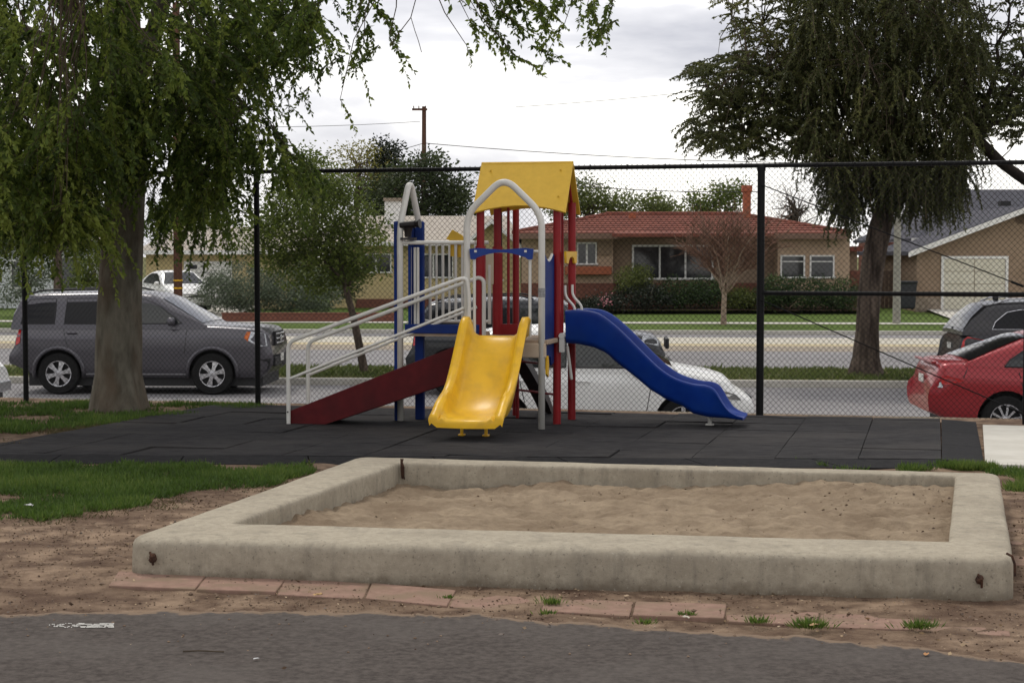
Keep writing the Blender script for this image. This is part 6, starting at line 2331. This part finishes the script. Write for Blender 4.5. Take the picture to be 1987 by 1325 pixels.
clump_tree('broadleaf_tree', 'small olive treetop above the fence, left of the yellow tree', 'tree', (X(600, 84), 84, -.9), .18, [B(608, 310, 84, 70, 60, 1.3), B(595, 360, 84, 110, 90, 1.6), B(640, 370, 84, 90, 80, 1.5)], 190, .16, L_olive, M_bark2, per=26, shell=.2)
clump_tree('broadleaf_tree', 'light green tree behind the red roof, beside the yellow playground roof', 'tree', (X(1140, 95), 95, -.9), .2, [B(1140, 385, 95, 110, 80, 2.0), B(1195, 398, 95, 90, 60, 1.8), B(1090, 400, 95, 80, 60, 1.8)], 230, .17, L_light, M_bark2, per=24, shell=.1, group='trees behind the houses')
clump_tree('broadleaf_tree', 'light green treetop behind the middle of the red roof', 'tree', (X(1262, 97), 97, -.9), .2, [B(1262, 404, 97, 90, 56, 1.8), B(1300, 412, 97, 60, 44, 1.5)], 130, .17, L_light, M_bark2, per=24, shell=.1, group='trees behind the houses')
clump_tree('broadleaf_tree', 'olive tree behind the red roof beside its chimney', 'tree', (X(1390, 90), 90, -.9), .2, [B(1385, 395, 90, 110, 70, 1.8), B(1420, 375, 90, 80, 50, 1.5), B(1355, 405, 90, 60, 50, 1.3)], 190, .16, L_olive, M_bark2, per=20, shell=.1, group='trees behind the houses')
clump_tree('bare_tree', 'greyish leafless tree behind the right end of the red roof', 'tree', (X(1530, 92), 92, -.9), .18, [B(1530, 390, 92, 110, 100, 1.8), B(1560, 420, 92, 90, 60, 1.5)], 150, .13, leaf_mat('grey_twig_tips', (0.07, 0.06, 0.05), (0.11, 0.095, 0.08), (0.16, 0.14, 0.11), .1), M_bark2, per=14, spread=1.7, wfac=.22, shell=.05, limbs=40)
clump_tree('broadleaf_tree', 'green tree behind the cream garage wing, beside the brown pole', 'tree', (X(390, 88), 88, -.9), .2, [B(390, 440, 88, 140, 90, 2.0), B(330, 440, 88, 90, 90, 1.6), B(450, 445, 88, 60, 60, 1.2)], 200, .17, L_olive, M_bark2, per=22, shell=.1)
clump_tree('street_tree', 'dark tree with slim trunk on the far verge at the left', 'tree', (X(112, 57), 57, ROADZ + .14), .17, [B(60, 440, 57, 190, 130, 1.6), B(150, 440, 57, 150, 110, 1.5), B(-30, 470, 57, 120, 120, 1.4), B(110, 380, 57, 200, 110, 1.5)], 420, .12, L_dark, M_bark2, per=28, shell=.1, trunk_top=P(112, 440, 57))
clump_tree('shrub', 'loose green shrub in front of the pale house at the left', 'shrub', (X(55, 63), 63, ROADZ + .2), .05, [B(55, 540, 63, 90, 60, .8), B(30, 575, 63, 70, 40, .7), B(95, 520, 63, 60, 40, .7)], 120, .10, L_grey, M_bark2, per=20, shell=.05, spread=1.3)
clump_tree('shrub', 'tall green shrub right behind the SUV roof, beside the big trunk', 'shrub', (X(175, 62), 62, ROADZ + .2), .06, [B(180, 510, 62, 90, 120, .9), B(160, 555, 62, 80, 50, .9)], 180, .10, L_olive, M_bark2, per=24, shell=.2)
# grey-green rounded bushes on the left lawn
for (px, py, wp, hp, lab) in ((462, 556, 140, 96, 'big grey-green rounded bush behind the fence post, left half of the pair'), (582, 560, 150, 92, 'big grey-green rounded bush behind the young tree trunk, right half of the pair')):
    clump_tree('rounded_bush', lab, 'bush', (X(px, 63), 63, -.62), 0, [B(px, py, 63, wp, hp, 1.2), B(px - wp * .2, py + 16, 63, wp * .8, hp * .7, 1.1), B(px + wp * .2, py + 14, 63, wp * .8, hp * .7, 1.1)], 420, .085, L_grey, M_bark2, per=26, shell=.55, group='grey-green bushes')
clump_tree('rounded_bush', 'low dark bush at the foot of the cream wall, behind the young tree', 'bush', (X(672, 66), 66, -.55), 0, [B(672, 545, 66, 60, 80, .8), B(650, 520, 66, 60, 70, .8)], 130, .10, L_dark, M_bark2, per=24, shell=.3)
# hedge plants before the red-roofed house
for (px, py, Y, wp, hp, mm, lab) in ((1232, 542, 65.6, 62, 56, L_light, 'bright green bush left of the picture window'),
                                     (1245, 575, 64.9, 120, 44, L_conif, 'low dark clipped hedge below the flower box'),
                                     (1312, 567, 65.2, 80, 54, L_hedge, 'leafy bush below the middle of the picture window'),
                                     (1372, 566, 65.2, 70, 58, L_hedge, 'leafy bush behind the bare tree trunk'),
                                     (1440, 580, 65.2, 60, 38, L_light, 'small yellow-green bush right of the bare tree'),
                                     (1505, 565, 64.8, 66, 66, L_hedge, 'dark hedge bush just right of the thick fence post'),
                                     (1565, 568, 64.8, 90, 62, L_hedge, 'dark hedge bush below the two dark windows'),
                                     (1630, 570, 64.8, 80, 58, L_hedge, 'dark hedge bush left of the weeping tree trunk'),
                                     (1160, 590, 64.6, 80, 24, L_conif, 'low dark ground shrub below the brick base')):
    clump_tree('hedge_bush', lab, 'bush', (X(px, Y), Y, -.55), 0, [B(px, py, Y, wp, hp, .8), B(px - wp * .18, py + hp * .16, Y, wp * .75, hp * .65, .7), B(px + wp * .2, py + hp * .16, Y, wp * .7, hp * .65, .7)], 190, .085, mm, M_bark2, per=22, shell=.5, group='bushes along the house fronts')
clump_tree('flowering_plant', 'tiny plant with pink flowers in front of the brick base', 'plant', (X(1177, 63.8), 63.8, -.6), 0, [B(1177, 585, 63.8, 9, 12, .1)], 8, .08, leaf_mat('pink_petal', (0.45, 0.12, 0.16), (0.55, 0.2, 0.24), (0.6, 0.3, 0.32), .2), M_bark2, per=6)
# ---- bare crape myrtle before the red house
Yc = 57.0
h = empty('bare_tree', (X(1405, Yc), Yc, ROADZ + .16))
tag(h, 'leafless small tree with pale trunk and reddish twigs before the red-roofed house', 'tree')
bs_ = h.location
trunk_mesh([((0, 0, -.1), .11), ((.0, 0, .5), .085), ((.02, 0, 1.0), .08), ((.03, 0, Z(560, Yc) - bs_.z), .075)], mat('pale_smooth_bark', (0.24, 0.175, 0.13), (0.32, 0.245, 0.19), 6, .9, .3, 30), h, seg=12)
b_, b2 = MB(), MB()
fork = Vector((.03, 0, Z(563, Yc) - bs_.z))
for k in range(13):
    a_ = rnd.uniform(0, 6.28)
    sp = rnd.uniform(.25, 1.0)
    e_ = fork + Vector((math.cos(a_) * 1.45 * sp, math.sin(a_) * 1.2 * sp, rnd.uniform(1.3, 2.1) - sp * .35))
    p1_ = limb(b_, fork - Vector((0, 0, rnd.uniform(0, .3))), e_, .032, .012, .08, 6, .03, 6)
    for j in range(12):
        st = p1_[rnd.randint(2, 6)]
        d = (e_ - fork).normalized() + Vector((rnd.gauss(0, .55), rnd.gauss(0, .5), rnd.gauss(.2, .4)))
        e2 = st + d.normalized() * rnd.uniform(.5, 1.0)
        p2_ = limb(b2, st, e2, .016, .009, .02, 4, .05, 4)
        for q_ in range(8):
            s2 = p2_[rnd.randint(1, 4)]
            e3 = s2 + (d.normalized() + Vector((rnd.gauss(0, .6), rnd.gauss(0, .6), rnd.gauss(.1, .5)))) * rnd.uniform(.2, .42)
            limb(b2, s2, e3, .011, .005, 0, 2, .05, 3)
b_.build('limbs', MATS['pale_smooth_bark'], h, smooth=True)
b2.build('crown', mat('reddish_twigs', (0.15, 0.085, 0.062), (0.21, 0.125, 0.092), 6, .9), h, fix=False)
